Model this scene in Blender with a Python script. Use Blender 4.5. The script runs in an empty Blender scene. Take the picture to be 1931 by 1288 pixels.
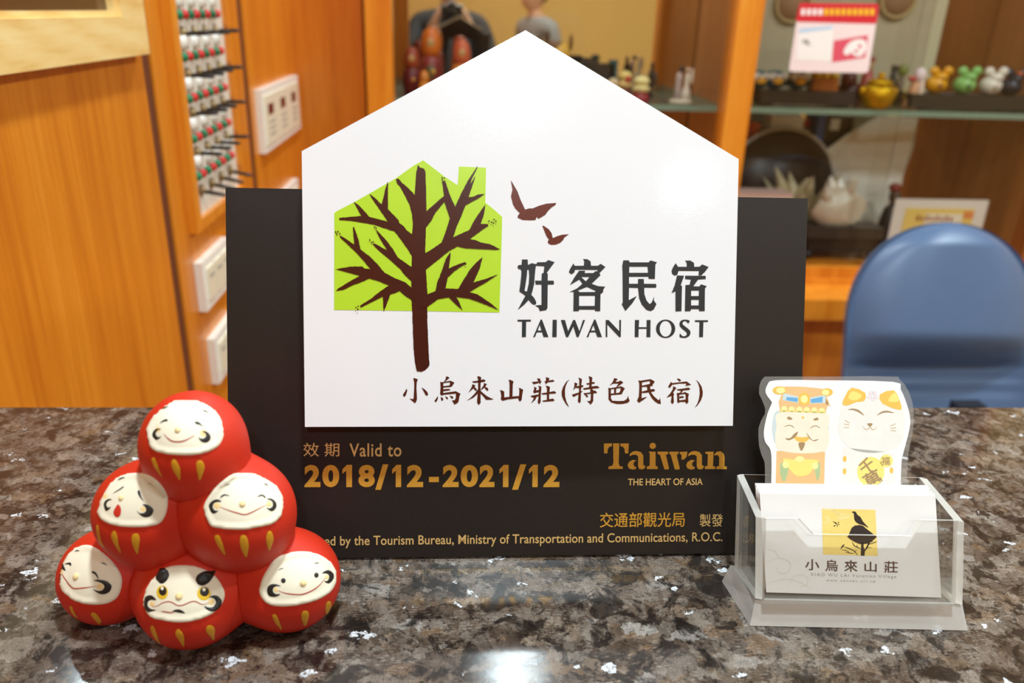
import bpy, bmesh, math, random
import numpy as np
from mathutils import Vector, Matrix
from mathutils.geometry import tessellate_polygon, delaunay_2d_cdt

random.seed(7)
SC = bpy.context.scene
COL = SC.collection

# ------------------------------------------------------------------ camera
F_PX, CX, CY = 1502.0, 965.5, 644.0
CAM_H = 0.278
PITCH, ROLL, YAW = 0.3932, 0.0340, 0.0730


def cam_axes(p, r, y):
    f = np.array([math.sin(y) * math.cos(p), math.cos(y) * math.cos(p), -math.sin(p)])
    right0 = np.array([math.cos(y), -math.sin(y), 0.0])
    up0 = np.cross(right0, f)
    right = math.cos(r) * right0 + math.sin(r) * up0
    return right, np.cross(right, f), f


CR, CU, CF = cam_axes(PITCH, ROLL, YAW)
CAMP = np.array([0.0, 0.0, CAM_H])

cam_data = bpy.data.cameras.new('camera_view')
cam = bpy.data.objects.new('camera_view', cam_data)
COL.objects.link(cam)
cam_data.sensor_width = 36.0
cam_data.lens = F_PX / 1931.0 * 36.0
cam_data.clip_start = 0.01
cam_data.clip_end = 50
cam.matrix_world = Matrix(((CR[0], CU[0], -CF[0], CAMP[0]), (CR[1], CU[1], -CF[1], CAMP[1]),
                           (CR[2], CU[2], -CF[2], CAMP[2]), (0, 0, 0, 1)))
cam_data.dof.use_dof = True
cam_data.dof.focus_distance = 0.43
cam_data.dof.aperture_fstop = 7.5
SC.camera = cam

# ------------------------------------------------------------------ world, lamps, exposure
w = bpy.data.worlds.new('room_air')
SC.world = w
w.use_nodes = True
w.node_tree.nodes['Background'].inputs[0].default_value = (1.0, 0.97, 0.93, 1)
w.node_tree.nodes['Background'].inputs[1].default_value = 0.05
SC.view_settings.view_transform = 'Standard'
SC.view_settings.look = 'None'
SC.view_settings.gamma = 1.0
SC.view_settings.use_curve_mapping = False
SC.view_settings.exposure = 0.21

CEIL = 1.50
FLOOR = -1.05
# x, y, radius, watts
LAMPS = [(0.15, -1.36, 0.055, 13), (0.13, 0.21, 0.055, 20), (0.185, 1.76, 0.055, 14),
         (0.93, -2.1, 0.045, 1.2), (1.75, 0.35, 0.08, 18), (1.75, 1.15, 0.08, 24), (1.75, -1.3, 0.08, 14)]  # last three: added as an assumed second row, tuned to light the cabinet
for i, (lx, ly, lr, lw) in enumerate(LAMPS):
    ld = bpy.data.lights.new('downlight_glow', 'AREA')
    ld.shape = 'DISK'
    ld.size = lr * 2
    ld.energy = lw
    ld.color = (0.80, 0.945, 1.0)
    lo = bpy.data.objects.new('downlight_glow', ld)
    COL.objects.link(lo)
    lo.location = (lx, ly, CEIL - 0.012)


# ------------------------------------------------------------------ pixel rays (photo frame 1931x1288)
def ray(px, py):
    d = CF + CR * (px - CX) / F_PX - CU * (py - CY) / F_PX
    return d / np.linalg.norm(d)


def hit(px, py, n, p0):
    n = np.asarray(n, float)
    d = ray(px, py)
    return CAMP + d * (n @ (np.asarray(p0, float) - CAMP)) / (n @ d)


def onX(px, py, x): return hit(px, py, (1, 0, 0), (x, 0, 0))
def onY(px, py, y): return hit(px, py, (0, 1, 0), (0, y, 0))
def onZ(px, py, z): return hit(px, py, (0, 0, 1), (0, 0, z))
def zoomf(x0, y0, s): return lambda pts: [(x0 + a / s, y0 + b / s) for a, b in pts]


# ------------------------------------------------------------------ materials
def lin(c):
    if isinstance(c, str):
        c = tuple(int(c[i:i + 2], 16) for i in (0, 2, 4))
    return tuple(((v / 255) / 12.92 if v / 255 <= 0.04045 else ((v / 255 + 0.055) / 1.055) ** 2.4) for v in c) + (1.0,)


MATS = {}


def mat(name, col, rough=0.5, metal=0.0, spec=0.5, coat=0.0, trans=0.0, ior=1.5, bump=None, mottle=None, emit=None):
    if name in MATS:
        return MATS[name]
    m = bpy.data.materials.new(name)
    m.use_nodes = True
    nt = m.node_tree
    b = nt.nodes['Principled BSDF']
    c = lin(col)
    b.inputs['Base Color'].default_value = c
    b.inputs['Roughness'].default_value = rough
    b.inputs['Metallic'].default_value = metal
    b.inputs['Specular IOR Level'].default_value = spec
    b.inputs['Coat Weight'].default_value = coat
    b.inputs['Coat Roughness'].default_value = 0.08
    b.inputs['Transmission Weight'].default_value = trans
    b.inputs['IOR'].default_value = ior
    tc = nt.nodes.new('ShaderNodeTexCoord')
    if mottle is None:
        mottle = (150.0, 0.06)
    if mottle:
        n = nt.nodes.new('ShaderNodeTexNoise')
        n.inputs['Scale'].default_value = mottle[0]
        n.inputs['Detail'].default_value = 3
        nt.links.new(tc.outputs['Object'], n.inputs['Vector'])
        mx = nt.nodes.new('ShaderNodeMix')
        mx.data_type = 'RGBA'
        k = 1 - mottle[1]
        mx.inputs[6].default_value = (c[0] * k, c[1] * k, c[2] * k, 1)
        k = 1 + mottle[1]
        mx.inputs[7].default_value = (min(1, c[0] * k), min(1, c[1] * k), min(1, c[2] * k), 1)
        nt.links.new(n.outputs['Fac'], mx.inputs[0])
        nt.links.new(mx.outputs[2], b.inputs['Base Color'])
    if bump:
        n2 = nt.nodes.new('ShaderNodeTexNoise')
        n2.inputs['Scale'].default_value = bump[0]
        n2.inputs['Detail'].default_value = 4
        nt.links.new(tc.outputs['Object'], n2.inputs['Vector'])
        bp = nt.nodes.new('ShaderNodeBump')
        bp.inputs['Strength'].default_value = bump[1]
        bp.inputs['Distance'].default_value = 0.001
        nt.links.new(n2.outputs['Fac'], bp.inputs['Height'])
        nt.links.new(bp.outputs['Normal'], b.inputs['Normal'])
    if emit:
        b.inputs['Emission Color'].default_value = c
        b.inputs['Emission Strength'].default_value = emit
    MATS[name] = m
    return m


def wood(name, c_lo, c_mid, c_hi, stretch=(22, 22, 0.9), rough=0.32, rings=0.0, coat=0.15):
    m = bpy.data.materials.new(name)
    m.use_nodes = True
    nt = m.node_tree
    L = nt.links.new
    b = nt.nodes['Principled BSDF']
    tc = nt.nodes.new('ShaderNodeTexCoord')
    mp = nt.nodes.new('ShaderNodeMapping')
    mp.inputs['Scale'].default_value = stretch
    L(tc.outputs['Object'], mp.inputs['Vector'])
    n1 = nt.nodes.new('ShaderNodeTexNoise')
    n1.inputs['Scale'].default_value = 1.0
    n1.inputs['Detail'].default_value = 6
    n1.inputs['Roughness'].default_value = 0.62
    n1.inputs['Distortion'].default_value = 0.6
    L(mp.outputs['Vector'], n1.inputs['Vector'])
    mp2 = nt.nodes.new('ShaderNodeMapping')
    mp2.inputs['Scale'].default_value = tuple(9 * s for s in stretch)
    L(tc.outputs['Object'], mp2.inputs['Vector'])
    n2 = nt.nodes.new('ShaderNodeTexNoise')
    n2.inputs['Scale'].default_value = 1.0
    n2.inputs['Detail'].default_value = 3
    L(mp2.outputs['Vector'], n2.inputs['Vector'])
    ad = nt.nodes.new('ShaderNodeMath')
    ad.operation = 'MULTIPLY_ADD'
    ad.inputs[1].default_value = 0.35
    L(n2.outputs['Fac'], ad.inputs[0])
    mu = nt.nodes.new('ShaderNodeMath')
    mu.operation = 'MULTIPLY'
    mu.inputs[1].default_value = 0.65
    L(n1.outputs['Fac'], mu.inputs[0])
    L(mu.outputs[0], ad.inputs[2])
    fac = ad.outputs[0]
    if rings:
        wv = nt.nodes.new('ShaderNodeTexWave')
        wv.wave_type = 'RINGS'
        wv.inputs['Scale'].default_value = rings
        wv.inputs['Distortion'].default_value = 3.5
        wv.inputs['Detail'].default_value = 2
        wv.inputs['Detail Scale'].default_value = 0.8
        mp3 = nt.nodes.new('ShaderNodeMapping')
        mp3.inputs['Scale'].default_value = (1, 0.45, 1)
        mp3.inputs['Location'].default_value = (0, -0.28, -0.20)
        L(tc.outputs['Object'], mp3.inputs['Vector'])
        L(mp3.outputs['Vector'], wv.inputs['Vector'])
        m3 = nt.nodes.new('ShaderNodeMath')
        m3.operation = 'MULTIPLY_ADD'
        m3.inputs[1].default_value = 0.13
        L(wv.outputs['Fac'], m3.inputs[0])
        m4 = nt.nodes.new('ShaderNodeMath')
        m4.operation = 'MULTIPLY'
        m4.inputs[1].default_value = 0.9
        L(fac, m4.inputs[0])
        L(m4.outputs[0], m3.inputs[2])
        fac = m3.outputs[0]
    cr = nt.nodes.new('ShaderNodeValToRGB')
    e = cr.color_ramp.elements
    e[0].position, e[0].color = 0.30, lin(c_lo)
    e[1].position, e[1].color = 0.70, lin(c_hi)
    e2 = e.new(0.5)
    e2.color = lin(c_mid)
    L(fac, cr.inputs['Fac'])
    L(cr.outputs['Color'], b.inputs['Base Color'])
    b.inputs['Roughness'].default_value = rough
    b.inputs['Coat Weight'].default_value = coat
    b.inputs['Coat Roughness'].default_value = 0.15
    MATS[name] = m
    return m


def granite():
    m = bpy.data.materials.new('granite')
    m.use_nodes = True
    nt = m.node_tree
    L = nt.links.new
    N = nt.nodes.new
    b = nt.nodes['Principled BSDF']
    tc = N('ShaderNodeTexCoord')

    def noise(scale, detail=3, rough=0.5, vec=None, dist=0.0):
        n = N('ShaderNodeTexNoise')
        n.inputs['Scale'].default_value = scale
        n.inputs['Detail'].default_value = detail
        n.inputs['Roughness'].default_value = rough
        n.inputs['Distortion'].default_value = dist
        L(vec or tc.outputs['Object'], n.inputs['Vector'])
        return n

    def math_(op, a, b_=None, c=None):
        k = N('ShaderNodeMath')
        k.operation = op
        for i, v in enumerate((a, b_, c)):
            if v is None:
                continue
            if hasattr(v, 'is_linked') or hasattr(v, 'links'):
                L(v, k.inputs[i])
            else:
                k.inputs[i].default_value = v
        return k.outputs[0]

    def ramp(fac, stops):
        r = N('ShaderNodeValToRGB')
        el = r.color_ramp.elements
        el[0].position, el[0].color = stops[0][0], stops[0][1]
        el[1].position, el[1].color = stops[-1][0], stops[-1][1]
        for p, c in stops[1:-1]:
            q = el.new(p)
            q.color = c
        L(fac, r.inputs['Fac'])
        return r.outputs['Color']

    def mix(fac, a, b_):
        k = N('ShaderNodeMix')
        k.data_type = 'RGBA'
        if hasattr(fac, 'links'):
            L(fac, k.inputs[0])
        else:
            k.inputs[0].default_value = fac
        for i, v in ((6, a), (7, b_)):
            if hasattr(v, 'links'):
                L(v, k.inputs[i])
            else:
                k.inputs[i].default_value = v
        return k.outputs[2]

    def warped(scale, amt):
        n = noise(scale, 4, 0.6)
        sub = N('ShaderNodeVectorMath')
        sub.operation = 'SUBTRACT'
        sub.inputs[1].default_value = (0.5, 0.5, 0.5)
        L(n.outputs['Color'], sub.inputs[0])
        sc = N('ShaderNodeVectorMath')
        sc.operation = 'SCALE'
        sc.inputs['Scale'].default_value = amt
        L(sub.outputs[0], sc.inputs[0])
        ad = N('ShaderNodeVectorMath')
        ad.operation = 'ADD'
        L(tc.outputs['Object'], ad.inputs[0])
        L(sc.outputs[0], ad.inputs[1])
        return ad.outputs[0]

    def voro(scale, vec, stretch=None, rot=0.0):
        v = N('ShaderNodeTexVoronoi')
        v.inputs['Scale'].default_value = scale
        if stretch:
            mp = N('ShaderNodeMapping')
            mp.inputs['Scale'].default_value = stretch
            mp.inputs['Rotation'].default_value = (0, 0, rot)
            L(vec, mp.inputs['Vector'])
            vec = mp.outputs[0]
        L(vec, v.inputs['Vector'])
        return v

    v1 = voro(105, warped(130, 0.013), (0.75, 1.35, 1), 0.5)
    s1 = N('ShaderNodeSeparateColor')
    L(v1.outputs['Color'], s1.inputs[0])
    flake = ramp(s1.outputs[0], [(0.0, lin((34, 27, 23))), (0.22, lin((82, 66, 54))), (0.5, lin((116, 99, 86))),
                                 (0.72, lin((154, 142, 131))), (0.9, lin((134, 102, 70))), (1.0, lin((190, 184, 178)))])
    v2 = voro(210, warped(240, 0.008), (1.3, 0.7, 1), -0.4)
    s2 = N('ShaderNodeSeparateColor')
    L(v2.outputs['Color'], s2.inputs[0])
    flake2 = ramp(s2.outputs[1], [(0.0, lin((48, 38, 32))), (0.5, lin((104, 87, 74))), (1.0, lin((156, 145, 135)))])
    base = mix(0.42, flake, flake2)
    # fibrous sheen of the flakes, put into the colour as streaks
    mp = N('ShaderNodeMapping')
    mp.inputs['Scale'].default_value = (900, 220, 300)
    mp.inputs['Rotation'].default_value = (0, 0, 0.9)
    L(tc.outputs['Object'], mp.inputs['Vector'])
    fib = noise(1.0, 3, 0.6, mp.outputs[0])
    base = mix(math_('MULTIPLY', fib.outputs['Fac'], 0.55), base, lin((44, 37, 32)))
    mpb = N('ShaderNodeMapping')
    mpb.inputs['Scale'].default_value = (260, 1000, 300)
    mpb.inputs['Rotation'].default_value = (0, 0, -0.35)
    L(tc.outputs['Object'], mpb.inputs['Vector'])
    fib2 = noise(1.0, 4, 0.65, mpb.outputs[0])
    lightf = ramp(fib2.outputs['Fac'], [(0.52, (0, 0, 0, 1)), (0.68, (1, 1, 1, 1))])
    base = mix(math_('MULTIPLY', math_('MULTIPLY', lightf, s1.outputs[1]), 0.5), base, lin((186, 176, 164)))
    tiny = noise(1300, 2, 0.6)
    tinym = ramp(tiny.outputs['Fac'], [(0.34, (1, 1, 1, 1)), (0.48, (0, 0, 0, 1))])
    base = mix(math_('MULTIPLY', tinym, 0.45), base, lin((40, 32, 27)))
    # dark biotite veins
    vein = noise(62, 6, 0.66, None, 0.7)
    vm = ramp(vein.outputs['Fac'], [(0.415, (1, 1, 1, 1)), (0.49, (0, 0, 0, 1))])
    base = mix(math_('MULTIPLY', vm, 0.88), base, lin((30, 25, 23)))
    vein2 = noise(330, 4, 0.65)
    vm2 = ramp(vein2.outputs['Fac'], [(0.37, (1, 1, 1, 1)), (0.43, (0, 0, 0, 1))])
    base = mix(math_('MULTIPLY', vm2, 0.75), base, lin((26, 22, 20)))
    # silvery flakes
    v3 = voro(108, warped(120, 0.013), (0.75, 1.35, 1), 0.25)
    s3 = N('ShaderNodeSeparateColor')
    L(v3.outputs['Color'], s3.inputs[0])
    inner = math_('LESS_THAN', v3.outputs['Distance'], 0.50)
    jag = noise(330, 4, 0.7)
    edge = math_('GREATER_THAN', jag.outputs['Fac'], 0.43)
    silver = math_('MULTIPLY', math_('MULTIPLY', math_('GREATER_THAN', s3.outputs[2], 0.925), inner), edge)
    grain = noise(520, 3, 0.7)
    sc_ = ramp(grain.outputs['Fac'], [(0.36, lin((122, 116, 110))), (0.5, lin((205, 208, 214))), (0.66, lin((238, 244, 252)))])
    base = mix(silver, base, sc_)
    L(base, b.inputs['Base Color'])
    L(math_('MULTIPLY_ADD', silver, 0.25, 0.09), b.inputs['Roughness'])
    b.inputs['Specular IOR Level'].default_value = 0.5
    b.inputs['Coat Weight'].default_value = 0.3
    b.inputs['Coat Roughness'].default_value = 0.05
    return m


def clear(name, tint=(1, 1, 1), gloss=1.0, haze=0.0, ior=1.49, rough=0.02, haze_col=(235, 235, 232), flat=None):
    """thin clear sheet: light passes straight through, Fresnel reflection on top, optional milky share"""
    m = bpy.data.materials.new(name)
    m.use_nodes = True
    nt = m.node_tree
    L = nt.links.new
    nt.nodes.remove(nt.nodes['Principled BSDF'])
    out = nt.nodes['Material Output']
    tr = nt.nodes.new('ShaderNodeBsdfTransparent')
    tr.inputs[0].default_value = (*tint, 1)
    gl = nt.nodes.new('ShaderNodeBsdfGlossy')
    gl.inputs['Roughness'].default_value = rough
    fr = nt.nodes.new('ShaderNodeFresnel')
    fr.inputs['IOR'].default_value = ior
    mu = nt.nodes.new('ShaderNodeMath')
    mu.operation = 'MULTIPLY'
    mu.inputs[1].default_value = gloss
    L(fr.outputs[0], mu.inputs[0])
    mx = nt.nodes.new('ShaderNodeMixShader')
    if flat is None:
        L(mu.outputs[0], mx.inputs[0])
    else:
        mx.inputs[0].default_value = flat
    L(tr.outputs[0], mx.inputs[1])
    L(gl.outputs[0], mx.inputs[2])
    last = mx.outputs[0]
    if haze:
        df = nt.nodes.new('ShaderNodeBsdfDiffuse')
        df.inputs[0].default_value = lin(haze_col)
        m2 = nt.nodes.new('ShaderNodeMixShader')
        m2.inputs[0].default_value = haze
        L(last, m2.inputs[1])
        L(df.outputs[0], m2.inputs[2])
        last = m2.outputs[0]
    L(last, out.inputs['Surface'])
    MATS[name] = m
    return m


# ------------------------------------------------------------------ object helpers
def meta(o, label=None, cat=None, group=None, kind=None):
    if label: o['label'] = label
    if cat: o['category'] = cat
    if group: o['group'] = group
    if kind: o['kind'] = kind
    return o


def empty(name, loc=(0, 0, 0), rot=(0, 0, 0), label=None, cat=None, group=None, parent=None):
    o = bpy.data.objects.new(name, None)
    COL.objects.link(o)
    o.location = tuple(float(v) for v in loc)
    o.rotation_euler = rot
    o.empty_display_size = 0.02
    if parent: o.parent = parent
    return meta(o, label, cat, group)


def mesh_obj(name, verts, faces, m, parent=None, smooth=False, label=None):
    me = bpy.data.meshes.new(name)
    me.from_pydata([tuple(float(c) for c in v) for v in verts], [], [list(map(int, f)) for f in faces])
    me.update()
    if smooth:
        for p in me.polygons: p.use_smooth = True
    o = bpy.data.objects.new(name, me)
    COL.objects.link(o)
    for mm in (m if isinstance(m, (list, tuple)) else [m]):
        me.materials.append(mm)
    if parent: o.parent = parent
    if label: o['label'] = label
    return o


def bm_obj(name, bm, m, parent=None, smooth=False, label=None, bevel=0.0, seg=2, angle=0.6):
    if bevel:
        ed = [e for e in bm.edges if len(e.link_faces) == 2 and e.calc_face_angle(0) > angle]
        bmesh.ops.bevel(bm, geom=ed, offset=bevel, segments=seg, affect='EDGES', profile=0.5, clamp_overlap=True)
    bmesh.ops.recalc_face_normals(bm, faces=bm.faces)
    me = bpy.data.meshes.new(name)
    bm.to_mesh(me)
    bm.free()
    if smooth:
        for p in me.polygons: p.use_smooth = True
    o = bpy.data.objects.new(name, me)
    COL.objects.link(o)
    for mm in (m if isinstance(m, (list, tuple)) else [m]):
        me.materials.append(mm)
    if parent: o.parent = parent
    if label: o['label'] = label
    return o


def add_box(bm, x0, x1, y0, y1, z0, z1, M=None):
    vs = [Vector((x, y, z)) for z in (z0, z1) for y in (y0, y1) for x in (x0, x1)]
    if M is not None: vs = [M @ v for v in vs]
    v = [bm.verts.new(p) for p in vs]
    for f in ((0, 2, 3, 1), (4, 5, 7, 6), (0, 1, 5, 4), (2, 6, 7, 3), (0, 4, 6, 2), (1, 3, 7, 5)):
        bm.faces.new([v[i] for i in f])
    return v


def box(name, x0, x1, y0, y1, z0, z1, m, parent=None, bevel=0.0, seg=2, label=None, smooth=False):
    bm = bmesh.new()
    add_box(bm, x0, x1, y0, y1, z0, z1)
    return bm_obj(name, bm, m, parent, smooth, label, bevel, seg)


def add_lathe(bm, prof, seg=24, M=None, sx=1.0, sy=1.0, loop=False):
    rings = []
    for r, z in prof:
        if r < 1e-6:
            p = Vector((0, 0, z))
            rings.append([bm.verts.new(M @ p if M else p)])
        else:
            ring = []
            for i in range(seg):
                a = 2 * math.pi * i / seg
                p = Vector((r * sx * math.cos(a), r * sy * math.sin(a), z))
                ring.append(bm.verts.new(M @ p if M else p))
            rings.append(ring)
    for a, b in zip(rings, rings[1:]):
        for i in range(seg):
            j = (i + 1) % seg
            if len(a) == 1 and len(b) == 1: continue
            if len(a) == 1: bm.faces.new((a[0], b[j], b[i]))
            elif len(b) == 1: bm.faces.new((a[i], a[j], b[0]))
            else: bm.faces.new((a[i], a[j], b[j], b[i]))
    if loop:
        a, b = rings[-1], rings[0]
        for i in range(seg):
            bm.faces.new((a[i], a[(i + 1) % seg], b[(i + 1) % seg], b[i]))
    for r in () if loop else (rings[0], rings[-1]):
        if len(r) > 1:
            try: bm.faces.new(r)
            except ValueError: pass


def lathe(name, prof, m, parent=None, seg=24, M=None, label=None, sx=1, sy=1, smooth=True, ring=False):
    bm = bmesh.new()
    add_lathe(bm, prof, seg, M, sx, sy, ring)
    return bm_obj(name, bm, m, parent, smooth, label)


def add_ell(bm, c, r, M=None, u=18, v=12):
    T = Matrix.Translation(Vector(tuple(float(q) for q in c))) @ Matrix.Diagonal((*[float(q) for q in r], 1))
    if M is not None: T = M @ T
    bmesh.ops.create_uvsphere(bm, u_segments=u, v_segments=v, radius=1, matrix=T)


def ell(name, c, r, m, parent=None, M=None, label=None, u=18, v=12):
    bm = bmesh.new()
    add_ell(bm, c, r, M, u, v)
    return bm_obj(name, bm, m, parent, True, label)


def catmull(pts, n=5, closed=True):
    P = [np.array(p, float) for p in pts]
    out = []
    N = len(P)
    for i in range(N if closed else N - 1):
        p0 = P[i - 1] if (closed or i > 0) else P[0]
        p1, p2 = P[i], P[(i + 1) % N]
        p3 = P[(i + 2) % N] if (closed or i + 2 < N) else P[-1]
        for k in range(n):
            t = k / n
            out.append(tuple(0.5 * (2 * p1 + (p2 - p0) * t + (2 * p0 - 5 * p1 + 4 * p2 - p3) * t * t + (3 * p1 - p0 - 3 * p2 + p3) * t ** 3)))
    if not closed: out.append(tuple(P[-1]))
    return out


def ellipse(cx, cy, rx, ry, n=28, rot=0.0):
    return [(cx + rx * math.cos(a) * math.cos(rot) - ry * math.sin(a) * math.sin(rot),
             cy + rx * math.cos(a) * math.sin(rot) + ry * math.sin(a) * math.cos(rot)) for a in [2 * math.pi * i / n for i in range(n)]]


def ribbon(pts, wd, taper=True, n=5):
    """outline of a brush line through pts (2D)"""
    P = [np.array(p) for p in catmull(pts, n, closed=False)]
    up, dn = [], []
    for i, p in enumerate(P):
        d = P[min(i + 1, len(P) - 1)] - P[max(i - 1, 0)]
        d = d / (np.linalg.norm(d) + 1e-9)
        nn = np.array([-d[1], d[0]])
        t = i / (len(P) - 1)
        k = wd / 2 * (min(1, 0.25 + 3.0 * min(t, 1 - t)) if taper else 1)
        up.append(tuple(p + nn * k))
        dn.append(tuple(p - nn * k))
    return up + dn[::-1]


def flat_mesh(polys, to3d):
    """polys: list of (outer, [holes]) in 2D; to3d maps a 2D point to 3D. returns verts, faces"""
    V, Fc = [], []
    for outer, holes in polys:
        loops = [[Vector((float(a), float(b), 0)) for a, b in lp] for lp in [outer] + list(holes)]
        tris = tessellate_polygon(loops)
        flat = [p for lp in loops for p in lp]
        o = len(V)
        V += [to3d(p.x, p.y) for p in flat]
        for t in tris:
            a, b, c = [flat[i] for i in t]
            if abs((b.x - a.x) * (c.y - a.y) - (b.y - a.y) * (c.x - a.x)) < 1e-14: continue
            Fc.append([i + o for i in t])
    return V, Fc


def text2d(s, bold=0.0, space=1.0, res=6):
    cu = bpy.data.curves.new('glyphs', 'FONT')
    cu.body = s
    cu.size = 1.0
    cu.offset = bold
    cu.space_character = space
    cu.resolution_u = res
    o = bpy.data.objects.new('glyphs', cu)
    COL.objects.link(o)
    bpy.context.view_layer.update()
    dg = bpy.context.evaluated_depsgraph_get()
    me = bpy.data.meshes.new_from_object(o.evaluated_get(dg))
    v = np.array([x.co[:2] for x in me.vertices])
    f = [list(p.vertices) for p in me.polygons]
    bpy.data.meshes.remove(me)
    bpy.data.objects.remove(o)
    bpy.data.curves.remove(cu)
    return v, f


def text_rect(s, u0, v0, u1, v1, bold=0.0, space=1.0):
    """glyph mesh fitted to the rectangle u0..u1, v0..v1 (v up)"""
    v, f = text2d(s, bold, space)
    lo, hi = v.min(0), v.max(0)
    q = (v - lo) / np.maximum(hi - lo, 1e-9)
    return [(u0 + a * (u1 - u0), v0 + b * (v1 - v0)) for a, b in q], f

# ------------------------------------------------------------------ shared materials
mat('plaster_cream', (230, 188, 108), 0.8)
mat('ceiling_white', (240, 236, 226), 0.9)
mat('floor_tile', (150, 128, 104), 0.4)
wood('wood_orange', (190, 100, 20), (214, 126, 30), (230, 146, 44), (26, 26, 0.9), 0.33)
wood('wood_post', (206, 110, 20), (226, 138, 36), (238, 158, 56), (30, 30, 1.1), 0.3)
wood('wood_brown', (152, 88, 34), (182, 112, 50), (204, 132, 64), (26, 26, 1.0), 0.35)
wood('wood_pine', (216, 162, 82), (236, 198, 126), (244, 216, 152), (2.5, 3.0, 26), 0.45, rings=11.0)
mat('gap_dark', (104, 48, 12), 0.7)
mat('white_plastic', (240, 236, 226), 0.35)
mat('cream_plastic', (226, 214, 186), 0.4)
mat('black_plastic', (22, 20, 19), 0.4)

# ------------------------------------------------------------------ setting
XL = -0.40          # face of the wooden wall on the left
YB = 2.06           # face of the wooden wall between left wall and cabinet


def struct(o, label=None):
    return meta(o, label, None, None, 'structure')


struct(box('floor', -0.46, 3.3, -2.8, 2.5, FLOOR - 0.05, FLOOR, MATS['floor_tile']))
struct(box('ceiling', -0.46, 3.3, -2.8, 2.5, CEIL, CEIL + 0.05, MATS['ceiling_white']))
struct(box('wall_back', -0.46, 3.3, 2.45, 2.5, FLOOR, CEIL, MATS['plaster_cream']))
struct(box('wall_front', -0.46, 3.3, -2.8, -2.75, FLOOR, CEIL, MATS['plaster_cream']))
struct(box('wall_right', 3.25, 3.3, -2.75, 2.45, FLOOR, CEIL, MATS['plaster_cream']))
struct(box('wall_left', -0.46, XL - 0.004, -2.75, 2.45, FLOOR, CEIL, MATS['gap_dark']))
# boards of the left wall: shallow gaps, their shade put into the dark backing colour
g1a, g1b = onX(280, 200, XL)[1], onX(298, 200, XL)[1]
g2a, g2b = onX(461, 170, XL)[1], onX(471, 170, XL)[1]
yc = onX(574, 250, XL)[1]
struct(box('trim_1', XL - 0.0038, XL, -2.75, g1a, FLOOR, CEIL, MATS['wood_orange'], bevel=0.002))
struct(box('trim_2', XL - 0.0038, XL, g1b, g2a, FLOOR, CEIL, MATS['wood_orange'], bevel=0.002))
struct(box('trim_3', XL - 0.0038, XL, g2b, max(yc, YB + 0.02), FLOOR, CEIL, MATS['wood_orange'], bevel=0.002))
struct(box('trim_4', XL, onY(684, 60, YB)[0], YB, YB + 0.03, FLOOR, CEIL, MATS['wood_orange'], bevel=0.002))

# ------------------------------------------------------------------ reception counter
MATS['granite'] = granite()
ctr = empty('reception_counter', (0.4, 0.25, FLOOR), label='brown speckled granite reception counter carrying the black sign',
            cat='counter')


def rel(root, pts):
    l = root.location
    return [(p[0] - l.x, p[1] - l.y, p[2] - l.z) for p in pts]


bm = bmesh.new()
add_box(bm, XL - 0.4, 0.85, -0.33, 0.5377 - 0.25, -0.035 - FLOOR, -FLOOR)
bm_obj('countertop', bm, MATS['granite'], ctr, bevel=0.003, seg=3)
bm = bmesh.new()
add_box(bm, XL - 0.4, 0.83, -0.29, 0.23, 0.0, -0.035 - FLOOR)
bm_obj('counter_body', bm, MATS['wood_brown'], ctr)

# ------------------------------------------------------------------ sign
LEAN, SY = 0.3354, 0.3578
mat('board_black', (35, 29, 26), 0.36, spec=0.45, mottle=(400.0, 0.15), bump=(2500, 0.05))
mat('panel_white', (242, 241, 244), 0.10, spec=0.5, mottle=(30.0, 0.004), bump=(900, 0.03))
mat('panel_edge', (150, 122, 88), 0.5)
mat('print_green', (186, 221, 50), 0.24, mottle=(60.0, 0.05))
mat('print_brown', (70, 26, 14), 0.22, mottle=(300.0, 0.12))
mat('print_redbrown', (104, 40, 22), 0.25, mottle=(300.0, 0.12))
mat('print_maroon', (84, 34, 18), 0.25, mottle=(300.0, 0.1))
mat('print_slate', (46, 50, 54), 0.28, mottle=(200.0, 0.15))
mat('gold_foil', (226, 166, 60), 0.42, metal=0.35, mottle=(1500.0, 0.22))
mat('gold_foil_light', (232, 190, 120), 0.42, metal=0.3, mottle=(1500.0, 0.15))

sign = empty('certificate_sign', (0, SY, 0.0016), (-LEAN, 0, 0),
             label='black easel sign with white house shaped panel, green tree emblem and gold lettering', cat='sign')
S_UP = np.array([0, math.sin(LEAN), math.cos(LEAN)])
S_N = np.array([0, -math.cos(LEAN), math.sin(LEAN)])
S_O = np.array([0, SY, 0.0016])


def S2(px, py, off=0.0):
    p = hit(px, py, S_N, S_O + S_N * off) - S_O
    return p[0], p @ S_UP


def on_sign(off, lift):
    def f(px, py):
        u, v = S2(px, py, off)
        return (u, -off - lift, v)
    return f


xl, xr, hb = -0.1217, 0.1909, 0.1976
bm = bmesh.new()
add_box(bm, xl, xr, 0.0, 0.004, 0.0, hb)
board = bm_obj('back_board', bm, MATS['board_black'], sign, bevel=0.0007, seg=2)

PO = 0.015  # white panel stands this far in front of the black board
wpts = [S2(575, 805, PO), S2(1382, 803, PO), S2(1393, 300, PO), S2(991, 57, PO), S2(569, 285, PO)]
bm = bmesh.new()
fr = [bm.verts.new((u, -PO, v)) for u, v in wpts]
bk = [bm.verts.new((u, -0.0002, v)) for u, v in wpts]
bm.faces.new(fr)
bm.faces.new(bk[::-1]).material_index = 2
for i in range(5):
    f = bm.faces.new((fr[i], bk[i], bk[(i + 1) % 5], fr[(i + 1) % 5]))
    f.material_index = 1
panel = bm_obj('house_panel', bm, [MATS['panel_white'], MATS['panel_edge'], MATS['board_black']], sign, bevel=0.0005, seg=2)
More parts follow.
